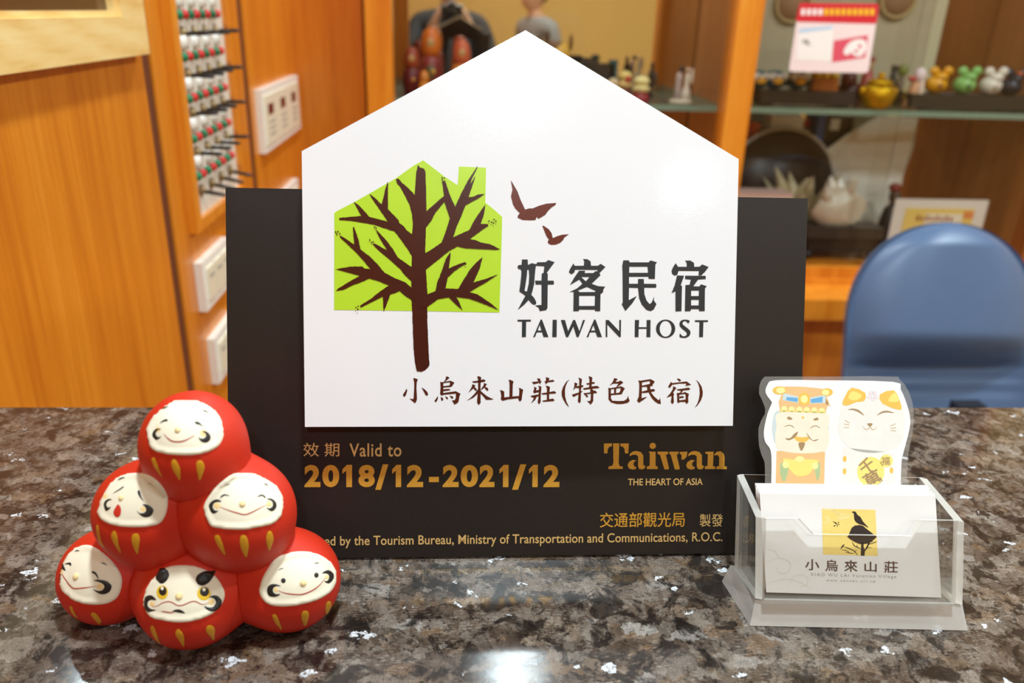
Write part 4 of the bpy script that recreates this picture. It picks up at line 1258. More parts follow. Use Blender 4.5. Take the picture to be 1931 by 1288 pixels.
LP('face_print', 'sticker_brown', 0.0002, cm([(985, 425), (1040, 412), (1110, 430), (1168, 490), (1100, 450), (1040, 428)], 3), cm([(1305, 490), (1360, 445), (1430, 437), (1500, 463), (1430, 455), (1365, 462)], 3), cm([(1200, 578), (1260, 578), (1232, 612)], 3))
LP('face_print', 'sticker_tan', 0.0002, ribbon([(1150, 605), (1180, 640), (1215, 635), (1230, 610), (1255, 642), (1285, 640), (1312, 612)], 8), *[ribbon(p, 7, False) for p in ([(955, 540), (1005, 572)], [(945, 582), (1003, 592)], [(942, 620), (1000, 622)], [(1455, 605), (1515, 578)], [(1460, 630), (1518, 622)], [(1460, 655), (1518, 658)])])
LP('flower_print', 'sticker_pink', 0.00018, *[ellipse(1262 + 36 * math.cos(a), 270 + 38 * math.sin(a), 24, 24) for a in (0.3, 1.55, 2.8, 4.1, 5.3)])
LP('coin_print', 'sticker_yellow', 0.00017, ellipse(1240, 1110, 150, 165, 28), ellipse(1410, 990, 72, 70))
LP('coin_print', 'sticker_amber', 0.00018, *[ellipse(a, b, 20, 34) for a, b in ((952, 968), (950, 1105), (1468, 1095))])
g2 = []
for s, c0, sz, rot in (('千', (1195, 1045), 160, -0.62), ('萬', (1262, 1195), 190, -0.5)):
    q, f = text_rect(s, -0.5, -0.5, 0.5, 0.5, 0.02)
    V = []
    for a, b in q:
        a, b = a * sz, -b * sz
        x = c0[0] + a * math.cos(rot) - b * math.sin(rot)
        y = c0[1] + a * math.sin(rot) + b * math.cos(rot)
        V.append(on_card(*LZ([(x, y)])[0], LO) - LC + H_N * 0.00022)
    mesh_obj('coin_lettering', V, f, MATS['sticker_brown'], insert)
q, f = text_rect('福', 1355, -1035, 1450, -945, 0.01)
mesh_obj('coin_lettering', [on_card(*LZ([(a, -b)])[0], LO) - LC + H_N * 0.00022 for a, b in q], f, MATS['sticker_brown'], insert)

# ------------------------------------------------------------------ left wall fittings
mat('window_dark', (92, 62, 40), 0.08, spec=0.6)
XW = XL + 0.018
zb0 = onX(0, 142, XW)[2]
zi0 = onX(0, 36, XW)[2]
ye = onX(283, 100, XW)[1]
yi = onX(231, 30, XW)[1]
win = empty('window_1', (XL, 0.5, zb0), label='pale pine framed window high on the orange wood wall')
win['kind'] = 'structure'


def wbox(name, x0, x1, y0, y1, z0, z1, m, parent, bevel=0.0, label=None, seg=2):
    l = parent.matrix_basis.translation
    o = bm_box(x0 - l.x, x1 - l.x, y0 - l.y, y1 - l.y, z0 - l.z, z1 - l.z)
    return bm_obj(name, o, m, parent, False, label, bevel, seg)


def bm_box(*a):
    bm = bmesh.new()
    add_box(bm, *a)
    return bm


wf = wbox('window_frame', XL, XW, -0.6, ye, zb0, zi0, MATS['wood_pine'], win, 0.003)
wbox('window_stile', XL, XW, yi, ye, zi0, zb0 + 1.1, MATS['wood_pine'], win, 0.003)
wbox('glazing_bead', XL, XL + 0.012, -0.6, yi, zi0, zi0 + 0.006, MATS['wood_pine'], win, 0.001)
wbox('glazing_bead', XL, XL + 0.012, yi - 0.008, yi, zi0 + 0.006, zb0 + 1.1, MATS['wood_pine'], win, 0.001)
wbox('pane', XL, XL + 0.005, -0.6, yi - 0.008, zi0 + 0.006, zb0 + 1.1, MATS['window_dark'], win)

# key board
XK = XL + 0.004
kyl, kyr = onX(346, 215, XK)[1], onX(437, 215, XK)[1]
kzb = onX(371, 413, XK)[2]
KZT = 0.62
keyb = empty('key_board', (XL, (kyl + kyr) / 2, kzb), label='white key board with green and red beads and black pegs on the wood wall', cat='key board')
mat('board_cream', (226, 218, 204), 0.5)
mat('tube_white', (244, 238, 230), 0.35)
mat('dot_green', (16, 122, 78), 0.5)
mat('dot_red', (206, 32, 34), 0.5)
mat('peg_dark', (36, 28, 24), 0.4)
mat('brass_dull', (140, 116, 78), 0.4, metal=0.6)
wbox('back_panel', XL, XK, kyl, kyr, kzb, KZT, MATS['board_cream'], keyb, 0.0005)
ft = 0.016
wbox('frame_strip', XL, XL + 0.012, kyl - ft * 1.6, kyl, kzb - ft, KZT, MATS['wood_post'], keyb, 0.003)
wbox('frame_strip', XL, XL + 0.012, kyr, kyr + ft, kzb - ft, KZT, MATS['wood_post'], keyb, 0.003)
wbox('frame_strip', XL, XL + 0.012, kyl, kyr, kzb - ft, kzb, MATS['wood_post'], keyb, 0.003)
ky = [onX(p, 27, XK + 0.0055)[1] for p in (337.5, 358.7, 380, 400.6)]
kr = [onX(p, 27, XK + 0.0055)[1] for p in (347.5, 369.8, 390, 409)]
dz = [onX(337 + i, y, XK)[2] for i, y in ((0, 27), (10, 106), (19, 184), (27, 259), (35, 329))]
pz = [onX(x, y, XK)[2] for x, y in ((347, 63), (356, 140), (366, 212), (372, 287), (380, 358))]
stp = (dz[0] - dz[4]) / 4
dz = [dz[0] + stp] + dz
pz = [pz[0] + stp] + pz
kl = keyb.matrix_basis.translation
for r in range(6):
    for c in range(4):
        for yy, mm in ((ky[c], 'dot_green'), (kr[c], 'dot_red')):
            ell(mm.split('_')[1] + '_bead', (XK - kl.x + 0.0055, yy - kl.y, dz[r] - kl.z), (0.0060, 0.0078, 0.0068), MATS[mm], keyb, u=12, v=8)
        yy = (ky[c] + kr[c]) / 2 + 0.004
        # rounded white label holder between peg and dots, then the peg itself
        zz0, zz1 = dz[r] + 0.010, dz[r] + stp * 0.50
        lathe('label_holder', [(0, zz0 - kl.z), (0.0095, zz0 - kl.z), (0.0095, zz1 - kl.z), (0, zz1 - kl.z)], MATS['tube_white'], keyb, 14,
              Matrix.Translation((XK - kl.x - 0.002, yy + 0.004 - kl.y, 0)))
        tilt = random.uniform(-0.05, 0.05) + (0.22 if r == 5 else 0)
        py_ = yy + 0.004
        Mx = Matrix.Translation((XK - kl.x, py_ - kl.y, pz[r] - kl.z)) @ Matrix.Rotation(math.pi / 2 + tilt, 4, 'Y')
        pg = lathe('peg', [(0, 0.006), (0.0032, 0.006), (0.0030, 0.036), (0.0016, 0.039), (0, 0.039)], MATS['peg_dark'], keyb, 10, Mx)
        lathe('peg_base', [(0.0085, 0.0), (0.0075, 0.003), (0.003, 0.0055), (0.003, 0.009), (0, 0.009)], MATS['brass_dull'], pg, 10, Mx, sx=1.3)


# wall switches
mat('window_red', (96, 30, 34), 0.3)
mat('rocker_cream', (232, 222, 196), 0.4)
mat('mark_grey', (170, 166, 156), 0.5)


def switch(pL, pR, zt, zb, label, kind, name='wall_switch', cat='switch'):
    Xp = XL + 0.012
    y0, y1 = pL, pR
    root = empty(name, (XL, (y0 + y1) / 2, zb), label=label, cat=cat)
    l = root.matrix_basis.translation
    wbox('cover_plate', XL, Xp, y0, y1, zb, zt, MATS['white_plastic'], root, 0.005, seg=3)
    m = 0.014
    n = 3
    wdt = (y1 - y0 - 2 * m) / n
    for i in range(n):
        a = y0 + m + i * wdt
        mod = wbox('button_module', Xp - 0.001, Xp + 0.003, a + 0.003, a + wdt - 0.003, zb + m, zt - m, MATS['rocker_cream'], root, 0.0015)
        hh = zt - zb - 2 * m
        if kind == 'thermo':
            o = wbox('display_window', Xp + 0.0025, Xp + 0.0036, a + wdt * 0.22, a + wdt * 0.62, zb + m + hh * 0.60, zb + m + hh * 0.82, MATS['window_red'], root)
            o.parent = mod
            for k in range(3):
                o = wbox('label_mark', Xp + 0.0028, Xp + 0.0034, a + wdt * 0.25, a + wdt * 0.7, zb + m + hh * (0.42 - 0.13 * k), zb + m + hh * (0.47 - 0.13 * k), MATS['mark_grey'], root)
                o.parent = mod
        else:
            o = wbox('indicator_mark', Xp + 0.0025, Xp + 0.0036, a + wdt * 0.25, a + wdt * 0.75, zb + m + hh * 0.66, zb + m + hh * 0.78, MATS['mark_grey'], root)
            o.parent = mod
    return root


Xp = XL + 0.012
a_, b_ = onX(491, 170, Xp), onX(561, 140, Xp)
zb_ = onX(494, 296, Xp)[2]
switch(a_[1], b_[1], a_[2], zb_, 'white triple control plate with dark red windows, right of the key board', 'thermo', 'control_plate', 'control panel')
a_ = onX(380, 497, Xp)
zb_ = onX(388, 592, Xp)[2]
yr_ = onX(437, 500, Xp)[1]
switch(a_[1], yr_, a_[2], zb_, 'white triple wall switch below the key board, upper of the two by the black sign', 'rocker')
a_ = onX(404, 640, Xp)
zb_ = onX(412, 728, Xp)[2]
yr_ = onX(452, 640, Xp)[1]
switch(a_[1], yr_, a_[2], zb_, 'white wall switch lowest on the wood wall, just above the topmost daruma', 'rocker')
a_, b_ = onX(526, 356, Xp), onX(562, 336, Xp)
switch(a_[1], b_[1], b_[2], b_[2] - 0.12, 'white wall switch whose corner peeks over the black sign top', 'rocker')

# ------------------------------------------------------------------ display cabinet
YF, YM = 2.0, 2.38
XPL0, XPL1 = onY(690, 60, YF)[0], onY(740, 60, YF)[0]
XPM0, XPM1 = onY(1372, 140, YF)[0], onY(1419, 140, YF)[0]
XR = onY(1826, 273, YM)[0]
DECK = -0.33
DK = DECK + 0.0008      # things rest on the deck from here
SHELF = 0.072
mat('mirror_silver', (236, 232, 222), 0.02, metal=1.0, mottle=(3.0, 0.003))
clear('cabinet_glass', (0.985, 0.99, 0.985), 0.55, 0.0, ior=1.45, rough=0.01)
clear('shelf_glass', (0.90, 0.95, 0.92), 0.8, 0.10, rough=0.05, haze_col=(150, 176, 158))
clear('shelf_glass_edge', (0.6, 0.72, 0.64), 0.8, 0.7, rough=0.1, haze_col=(160, 184, 160))
cab = empty('display_cabinet', ((XPL0 + XR) / 2, 2.2, FLOOR), label='orange wood display cabinet with mirrored back, glass shelf and sliding glass doors', cat='cabinet')
W4 = MATS
wbox('post', XPL0, XPL1, YF - 0.02, YF + 0.05, DECK - 0.045, CEIL, W4['wood_post'], cab, 0.016, seg=4)
wbox('post', XPM0, XPM1, YF - 0.02, YF + 0.05, DECK - 0.045, CEIL, W4['wood_post'], cab, 0.012, seg=4)
wbox('side_panel', XPL0, XPL0 + 0.02, YF + 0.05, 2.44, FLOOR, CEIL, W4['wood_brown'], cab)
XPM = (XPM0 + XPM1) / 2
wbox('partition', XPM - 0.009, XPM + 0.009, YF + 0.05, YM - 0.008, DECK, CEIL, W4['wood_brown'], cab)
wbox('side_panel', XR, XR + 0.02, YF - 0.02, 2.44, FLOOR, CEIL, W4['wood_brown'], cab)
bm = bm_box(-(XR - XPL0) / 2, (XR - XPL0) / 2, YM - 2.2, YM - 2.2 + 0.006, DECK - FLOOR, CEIL - FLOOR)
mir = bm_obj('mirror_back', bm, MATS['mirror_silver'], cab)
mir.rotation_euler = (-0.0055, 0, 0.0095)
wbox('deck', XPL0 + 0.02, XR, YF - 0.012, 2.43, DECK - 0.03, DECK, W4['wood_orange'], cab, 0.004)
wbox('ledge', XPL0 - 0.02, XR + 0.4, 1.855, 2.43, DECK - 0.10, DECK - 0.045, W4['wood_post'], cab, 0.024, seg=5)
wbox('ledge_rail', XPL0, XR, YF - 0.02, YF + 0.02, DECK - 0.046, DECK - 0.03, W4['wood_post'], cab)
for i in range(4):
    x0 = XPL0 + (XR + 0.4 - XPL0) * i / 4
    wbox('cupboard_door', x0 + 0.004, x0 + (XR + 0.4 - XPL0) / 4 - 0.004, 1.90, 1.92, FLOOR + 0.08, DECK - 0.112, W4['wood_orange'], cab, 0.003)
wbox('plinth', XPL0, XR + 0.39, 1.92, 2.43, FLOOR, DECK - 0.10, W4['gap_dark'], cab)
for x0, x1 in ((XPL0 + 0.022, XPM - 0.011), (XPM + 0.011, XR - 0.002)):
    bm = bm_box(x0 - cab.location.x, x1 - cab.location.x, YF + 0.055 - 2.2, YM - 0.015 - 2.2, SHELF - 0.014 - FLOOR, SHELF - FLOOR)
    bm.faces.ensure_lookup_table()
    for f in bm.faces:
        f.normal_update()
        if abs(f.normal.z) < 0.5: f.material_index = 1
    bm_obj('glass_shelf', bm, [MATS['shelf_glass'], MATS['shelf_glass_edge']], cab)
xm = onY(1703, 150, YF)[0]
wbox('glass_door', XPL1, XPM0, YF + 0.02, YF + 0.025, DECK, CEIL, W4['cabinet_glass'], cab)
wbox('glass_door', XPM1, xm + 0.02, YF + 0.012, YF + 0.017, DECK, CEIL, W4['cabinet_glass'], cab)
wbox('glass_door', xm - 0.02, XR, YF + 0.026, YF + 0.031, DECK, CEIL, W4['cabinet_glass'], cab)

# sticker notice on the glass
YS = YF + 0.0115
mat('notice_pink', (246, 222, 220), 0.4)
mat('notice_white', (250, 240, 236), 0.4)
mat('notice_red', (216, 36, 52), 0.4)
mat('notice_rose', (226, 84, 104), 0.4)
mat('notice_yellow', (250, 196, 40), 0.4)
mat('notice_blue', (190, 214, 238), 0.4)
NC = onY(1572, 135, YS)
notice = empty('notice_sticker', NC, label='pink and red notice sticker on the glass door of the cabinet', cat='sticker')


def nt_poly(name, polys, m, lift, parent):
    V, Fc = flat_mesh([(p, []) for p in polys], lambda a, b: onY(a, b, YS - lift) - NC)
    return mesh_obj(name, V, Fc, m, parent)


ZN = zoomf(1420, 0, 3.779)
def rounded(c, r=10, n=5):
    out = []
    for i in range(len(c)):
        p, a, b = np.array(c[i]), np.array(c[i - 1]), np.array(c[(i + 1) % len(c)])
        ua, ub = (a - p) / np.linalg.norm(a - p), (b - p) / np.linalg.norm(b - p)
        for k in range(n + 1):
            t = k / n
            q = (1 - t) ** 2 * (p + ua * r) + 2 * t * (1 - t) * p + t * t * (p + ub * r)
            out.append(tuple(q))
    return out


sheet = nt_poly('notice_sheet', [rounded(ZN([(330, 20), (900, 28), (820, 520), (255, 510)]), 7)], MATS['notice_pink'], 0.0006, notice)
nt_poly('header_band', [rounded(ZN([(332, 20), (898, 28), (880, 170), (305, 155)]), 5)], MATS['notice_red'], 0.0010, sheet)
marks_w, marks_y = [], []
for i in range(13):
    x = 345 + i * 41
    pp = ZN([(x, 62), (x + 28, 62), (x + 25, 108), (x - 3, 108)])
    (marks_w if i < 4 else marks_y).append(pp)
nt_poly('header_marks', marks_w, MATS['notice_white'], 0.0013, sheet)
nt_poly('header_marks', marks_y, MATS['notice_yellow'], 0.0013, sheet)
nt_poly('picture_panel', [ZN([(325, 205), (575, 185), (560, 440), (305, 425)])], MATS['notice_white'], 0.0010, sheet)
nt_poly('caption_strip', [ZN([(330, 205), (570, 185), (568, 205), (328, 235)])], MATS['notice_blue'], 0.0013, sheet)
nt_poly('card_picture', [ZN([(575, 290), (820, 250), (800, 410), (562, 445)])], MATS['notice_rose'], 0.0010, sheet)
nt_poly('swirl_mark', [ZN(p) for p in ([*catmull([(645, 370), (680, 310), (740, 280), (800, 290), (805, 350), (770, 400), (720, 395), (700, 375), (670, 395)], 4)],)], MATS['notice_white'], 0.0013, sheet)
nt_poly('small_mark', [ZN(ellipse(375, 295, 26, 16)), ZN(ellipse(395, 315, 14, 10))], MATS['mark_grey'], 0.0013, sheet)
nt_poly('swirl_eye', [ZN(ellipse(762, 330, 12, 14)), ZN(ellipse(735, 365, 14, 10))], MATS['notice_rose'], 0.0016, sheet)


# ------------------------------------------------------------------ shelf figurines
def place(px, ytop, Y, ztop=SHELF + 0.0006):
    """base point on the shelf under pixel column px at depth Y, height up to pixel row ytop, metres per pixel"""
    p = onY(px, ytop, Y)
    h_ = p[2] - ztop
    k = abs(onY(px + 1, ytop, Y)[0] - p[0])
    return np.array([p[0], Y, ztop]), h_, k


PAINTS = {}


def paint(c, rough=0.4, metal=0.0):
    key = (c, rough, metal)
    if key not in PAINTS: PAINTS[key] = mat('paint_%d_%d_%d_%d' % (*c, int(metal * 10)), c, rough, metal)
    return PAINTS[key]


def matryoshka(px, ytop, Y, wpx, body, scarf, apron, label):
    p, h, k = place(px, ytop, Y)
    r = wpx * k / 2
    t = empty('nesting_doll', p, label=label, cat='nesting doll', group='nesting dolls on the glass shelf')
    prof = [(0, 0), (r * 0.72, 0), (r * 0.86, h * 0.04), (r, h * 0.26), (r * 0.92, h * 0.46), (r * 0.74, h * 0.57)]
    lathe('body', prof, paint(body), t, 24)
    prof = [(r * 0.74, h * 0.57), (r * 0.80, h * 0.66), (r * 0.79, h * 0.80), (r * 0.60, h * 0.93), (r * 0.3, h * 0.99), (0, h)]
    lathe('headscarf', prof, paint(scarf), t, 24)
    f = ell('face', (0, -r * 0.60, h * 0.76), (r * 0.40, r * 0.22, h * 0.10), paint((206, 158, 92)), t)
    ell('apron', (0, -r * 0.62, h * 0.32), (r * 0.55, r * 0.42, h * 0.17), paint(apron), t)
    ell('flower', (r * 0.2, -r * 0.96, h * 0.34), (r * 0.2, r * 0.14, r * 0.2), paint((226, 160, 60)), t)
    for s in (-1, 1): ell('eye', (s * r * 0.16, -r * 0.83, h * 0.78), (r * 0.05, r * 0.04, r * 0.05), paint((40, 26, 20)), f)
    return t


matryoshka(776, 88, 2.12, 37, (104, 28, 26), (156, 64, 34), (120, 40, 40), 'dark red nesting doll, leftmost on the glass shelf beside the post')
matryoshka(812, 52, 2.20, 48, (140, 54, 44), (214, 110, 28), (96, 88, 44), 'tall orange scarved nesting doll, biggest on the glass shelf')
matryoshka(871, 75, 2.16, 42, (214, 130, 50), (204, 96, 56), (232, 190, 90), 'orange red nesting doll partly behind the white sign roof')
matryoshka(800, 133, 2.08, 22, (226, 140, 30), (220, 128, 36), (236, 180, 70), 'smallest yellow orange nesting doll, in front of the tall one')

# monkey pair
p, h, k = place(1062, 62, 2.12)
t = empty('animal_figurine', p, label='brown and yellow animal figurine just right of the white sign peak', cat='figurine')
ell('body', (0, 0, h * 0.30), (20 * k, 14 * k, h * 0.30), paint((150, 130, 40)), t)
ell('head', (-4 * k, -2 * k, h * 0.68), (18 * k, 14 * k, h * 0.18), paint((220, 170, 60)), t)
ell('cap', (-12 * k, 0, h * 0.80), (18 * k, 12 * k, h * 0.08), paint((120, 78, 34)), t)
for s in (-1, 1): ell('arm', (s * 13 * k, -4 * k, h * 0.42), (5 * k, 6 * k, h * 0.16), paint((206, 150, 46)), t)
ell('tail', (16 * k, 2 * k, h * 0.86), (4 * k, 4 * k, h * 0.13), paint((130, 92, 40)), t)
# toy boat / car block
p, h, k = place(1130, 112, 2.24)
t = empty('toy_vehicle', p, label='dark long toy with a teal end behind the small coloured figures', cat='toy')
bm = bm_box(-36 * k, 28 * k, -10 * k, 10 * k, h * 0.52, h * 0.90)
bm_obj('toy_body', bm, paint((44, 38, 34)), t, bevel=0.004)
bm = bm_box(20 * k, 34 * k, -10 * k, 10 * k, h * 0.5, h)
bm_obj('toy_front', bm, paint((40, 88, 92)), t, bevel=0.004)
bm = bm_box(-36 * k, 34 * k, -8 * k, 8 * k, 0, h * 0.54)
bm_obj('toy_base', bm, paint((66, 58, 50)), t, bevel=0.003)
bm = bm_box(-30 * k, -2 * k, -6 * k, 6 * k, h * 0.90, h * 0.97)
bm_obj('toy_roof', bm, paint((60, 52, 46)), t, bevel=0.003)
# three little sitting children figures
for px, yt, Y, wpx, hair, face, robe, lab in ((1157, 147, 2.10, 22, (222, 196, 150), (240, 206, 170), (150, 60, 50), 'small pale round headed figurine close to the sign edge'),
                                              (1181, 133, 2.14, 28, (226, 202, 116), (232, 196, 120), (120, 40, 34), 'small yellow figurine with a red flower on the glass shelf'),
                                              (1211, 143, 2.08, 34, (238, 222, 150), (240, 220, 150), (150, 40, 40), 'pale yellow double bun figurine with a dark red base')):
    p, h, k = place(px, yt, Y)
    r = wpx * k / 2
    t = empty('doll_figurine', p, label=lab, cat='figurine', group='small doll figurines on the left glass shelf')
    lathe('robe', [(0, 0), (r * 0.95, 0), (r, h * 0.12), (r * 0.85, h * 0.36), (0, h * 0.40)], paint(robe), t, 18)
    hd = ell('head', (0, 0, h * 0.52), (r * 0.98, r * 0.9, h * 0.17), paint(face), t)
    ell('hair', (0, r * 0.08, h * 0.80), (r * 0.92, r * 0.85, h * 0.19), paint(hair), t)
    for s in (-1, 1): ell('eye', (s * r * 0.3, -r * 0.84, h * 0.54), (r * 0.07, r * 0.06, r * 0.1), paint((60, 40, 30)), hd)
    if px == 1181: ell('flower', (r * 0.2, -r * 0.75, h * 0.72), (r * 0.36, r * 0.3, h * 0.13), paint((200, 50, 36)), t)
p, h, k = place(1231, 116, 2.22)
t = empty('slim_figurine', p, label='slim dark brown figurine standing behind the yellow doll', cat='figurine')
lathe('body', [(0, 0), (6 * k, 0), (7 * k, h * 0.06), (2.5 * k, h * 0.16), (4 * k, h * 0.38), (7 * k, h * 0.55), (5 * k, h * 0.74), (2.5 * k, h * 0.84), (0, h * 0.86)], paint((52, 36, 32)), t, 14)
ell('head', (0, -1 * k, h * 0.88), (4 * k, 5 * k, h * 0.10), paint((52, 36, 32)), t)
ell('wing', (7 * k, 0, h * 0.52), (5 * k, 4 * k, h * 0.2), paint((92, 72, 60)), t)
p, h, k = place(1291, 124, 2.10)
t = empty('dancer_figurine', p, label='white porcelain dancing couple figurine near the right end of the left shelf', cat='figurine')
lathe('base', [(0, 0), (22 * k, 0), (22 * k, h * 0.07), (19 * k, h * 0.10), (0, h * 0.10)], paint((226, 214, 190), 0.25), t, 24, sy=0.7)
lathe('gown', [(0, h * 0.1), (11 * k, h * 0.1), (8 * k, h * 0.3), (4 * k, h * 0.52), (5 * k, h * 0.70), (3 * k, h * 0.80), (0, h * 0.82)], paint((236, 226, 208), 0.25), t, 16, Matrix.Translation((8 * k, 0, 0)))
lathe('suit', [(0, h * 0.1), (7 * k, h * 0.1), (6 * k, h * 0.35), (5.5 * k, h * 0.6), (6 * k, h * 0.74), (2.5 * k, h * 0.82), (0, h * 0.84)], paint((196, 178, 172), 0.25), t, 16, Matrix.Translation((-8 * k, 0, 0)))
ell('head', (-4 * k, 0, h * 0.91), (6 * k, 6 * k, h * 0.08), paint((58, 46, 46)), t)
ell('head', (8 * k, 0, h * 0.88), (5 * k, 5 * k, h * 0.07), paint((226, 196, 170)), t)
ell('arm', (16 * k, -2 * k, h * 0.72), (3 * k, 3 * k, h * 0.22), paint((230, 216, 196)), t)

# right shelf
p, h, k = place(1411, 158, 2.09)
t = empty('tan_figurine', p, label='small tan sitting figurine at the left end of the right shelf', cat='figurine')
lathe('body', [(0, 0), (11 * k, 0), (12 * k, h * 0.15), (8 * k, h * 0.45), (5 * k, h * 0.62), (0, h * 0.66)], paint((206, 160, 96)), t, 16)
hd = ell('head', (0, -2 * k, h * 0.75), (8 * k, 7 * k, h * 0.18), paint((214, 170, 108)), t)
for s in (-1, 1): ell('ear', (s * 5 * k, -2 * k, h * 0.93), (2.5 * k, 2 * k, h * 0.08), paint((190, 140, 80)), hd)
pl = onY(1512, 185, 2.12)
k = abs(onY(1513, 185, 2.12)[0] - pl[0])
hz = onY(1512, 172, 2.09)[2] - SHELF
t = empty('display_stand', (pl[0], 2.13, SHELF + 0.0006), label='dark oblong stand under the three round blue birds on the right shelf', cat='stand', group='dark stands on the right shelf')
bm = bm_box(-88 * k, 88 * k, -0.05, 0.045, 0.006, hz)
bm_obj('stand_block', bm, paint((48, 38, 36)), t, bevel=0.004)
for s in (-1, 1):
    bm = bm_box(s * 70 * k - 8 * k, s * 70 * k + 8 * k, -0.045, 0.04, 0, 0.006)
    bm_obj('foot', bm, paint((38, 30, 28)), t)
OW = hz + SHELF + 0.001
for px, lab in ((1432, 'leftmost round blue bird figurine, half behind the cabinet post'), (1464, 'middle round blue bird figurine with white eyes and yellow beak'), (1506, 'right hand round blue bird figurine under the corner of the pink notice')):
    p, h, k = place(px, 133, 2.12, OW)
    r = 21 * k
    t = empty('bird_figurine', p, label=lab, cat='figurine', group='blue birds on the dark stand')
    ell('body', (0, 0, h * 0.48), (r, r * 0.9, h * 0.48), paint((36, 84, 104)), t)
    ell('crest', (0, 0, h * 0.86), (r * 0.8, r * 0.7, h * 0.16), paint((40, 106, 130)), t)
    for s in (-1, 1):
        e = ell('eye', (s * r * 0.44, -r * 0.66, h * 0.70), (r * 0.50, r * 0.36, h * 0.21), paint((236, 230, 218)), t)
        ell('pupil', (s * r * 0.34, -r * 0.98, h * 0.68), (r * 0.12, r * 0.06, h * 0.06), paint((30, 26, 24)), e)
    ell('beak', (0, -r * 0.80, h * 0.46), (r * 0.48, r * 0.38, h * 0.20), paint((236, 176, 40)), t)
    for s in (-1, 1): ell('wing', (s * r * 0.9, 0, h * 0.42), (r * 0.2, r * 0.5, h * 0.28), paint((28, 66, 86)), t)
p, h, k = place(1556, 132, 2.12, OW)
t = empty('trinket_box', p, label='orange and gold trinket box between the blue birds and the dark maroon figurine', cat='box')
bm = bm_box(-24 * k, 24 * k, -14 * k, 14 * k, 0, h * 0.62)
bm_obj('box_body', bm, paint((176, 96, 36)), t, bevel=0.006, seg=3)
for s in (-0.7, 0, 0.7): ell('gold_knob', (s * 24 * k, -4 * k, h * 0.72), (10 * k, 11 * k, h * 0.2), paint((206, 160, 46), 0.3, 0.5), t)
p, h, k = place(1606, 128, 2.14)
t = empty('carved_figurine', p, label='dark maroon carved figurine left of the gold pot', cat='figurine')
ell('body', (4 * k, 4 * k, h * 0.34), (24 * k, 20 * k, h * 0.34), paint((78, 26, 24)), t)
ell('head', (-6 * k, -10 * k, h * 0.70), (15 * k, 14 * k, h * 0.24), paint((84, 28, 24)), t)
for s in (-1, 1): ell('paw', (s * 12 * k, -16 * k, h * 0.10), (6 * k, 9 * k, h * 0.10), paint((70, 22, 20)), t)
for s in (-1, 1): ell('ear', (-6 * k + s * 12 * k, -6 * k, h * 0.92), (4 * k, 4 * k, h * 0.08), paint((84, 28, 24)), t)
p, h, k = place(1643, 106, 2.22)
t = empty('red_figurine', p, label='faded red and pink standing figurine behind the gold pot', cat='figurine')
lathe('robe', [(0, 0), (15 * k, 0), (12 * k, h * 0.4), (9 * k, h * 0.68), (0, h * 0.72)], paint((172, 70, 58)), t, 16)
ell('head', (0, 0, h * 0.82), (8 * k, 8 * k, h * 0.13), paint((190, 150, 110)), t)
ell('hat', (0, 0, h * 0.93), (9 * k, 9 * k, h * 0.07), paint((150, 60, 40)), t)
p, h, k = place(1664, 136, 2.085)
t = empty('gold_pot', p, label='shiny gold lidded pot figurine in the middle of the right shelf', cat='pot')
gold = mat('gold_glitter', (232, 178, 20), 0.28, metal=0.75, mottle=(260.0, 0.3), bump=(420, 0.9))
lathe('pot', [(0, 0), (18 * k, 0), (26 * k, h * 0.12), (32 * k, h * 0.38), (29 * k, h * 0.58), (22 * k, h * 0.68), (0, h * 0.70)], gold, t, 24)
lathe('lid', [(24 * k, h * 0.68), (20 * k, h * 0.78), (9 * k, h * 0.84), (0, h * 0.85)], gold, t, 24)
ell('lid_knob', (0, 0, h * 0.92), (7 * k, 7 * k, h * 0.08), gold, t)
for s in (-1, 1): ell('handle', (s * 31 * k, 0, h * 0.48), (6 * k, 5 * k, h * 0.12), gold, t)
p, h, k = place(1689, 123, 2.18)
t = empty('dark_figurine', p, label='black slim figurine behind the gold pot', cat='figurine')
lathe('body', [(0, 0), (9 * k, 0), (10 * k, h * 0.4), (8 * k, h * 0.62), (6 * k, h * 0.72), (6 * k, h * 0.9), (0, h * 0.9)], paint((36, 32, 28)), t, 16)
lathe('cap', [(6.5 * k, h * 0.9), (6.5 * k, h), (0, h)], paint((60, 52, 40)), t, 14)
p, h, k = place(1706, 120, 2.2)
t = empty('green_figurine', p, label='small olive green figurine standing behind the white robed one', cat='figurine')
lathe('stem', [(0, 0), (8 * k, 0), (6 * k, h * 0.3), (5 * k, h * 0.7), (0, h * 0.72)], paint((110, 86, 60)), t, 14)
ell('head', (0, 0, h * 0.84), (9 * k, 8 * k, h * 0.16), paint((126, 134, 60)), t)
p, h, k = place(1733, 126, 2.12)
t = empty('robed_figurine', p, label='pale pink robed figurine with a red sash right of the gold pot', cat='figurine')
lathe('robe', [(0, 0), (13 * k, 0), (14 * k, h * 0.1), (10 * k, h * 0.45), (8 * k, h * 0.66), (0, h * 0.70)], paint((206, 150, 104)), t, 18)
ell('head', (4 * k, -3 * k, h * 0.80), (11 * k, 10 * k, h * 0.19), paint((232, 208, 204)), t)
ell('sleeve', (7 * k, -9 * k, h * 0.44), (6 * k, 6 * k, h * 0.26), paint((228, 200, 176)), t)
ell('sash', (-10 * k, -6 * k, h * 0.72), (9 * k, 5 * k, h * 0.06), paint((184, 60, 50)), t)
pl = onY(1822, 190, 2.13)
k = abs(onY(1823, 190, 2.13)[0] - pl[0])
hz = onY(1812, 180, 2.09)[2] - SHELF
t = empty('display_stand', (pl[0], 2.14, SHELF + 0.0006), label='dark oblong stand under the yellow, green and white animals on the right', cat='stand', group='dark stands on the right shelf')
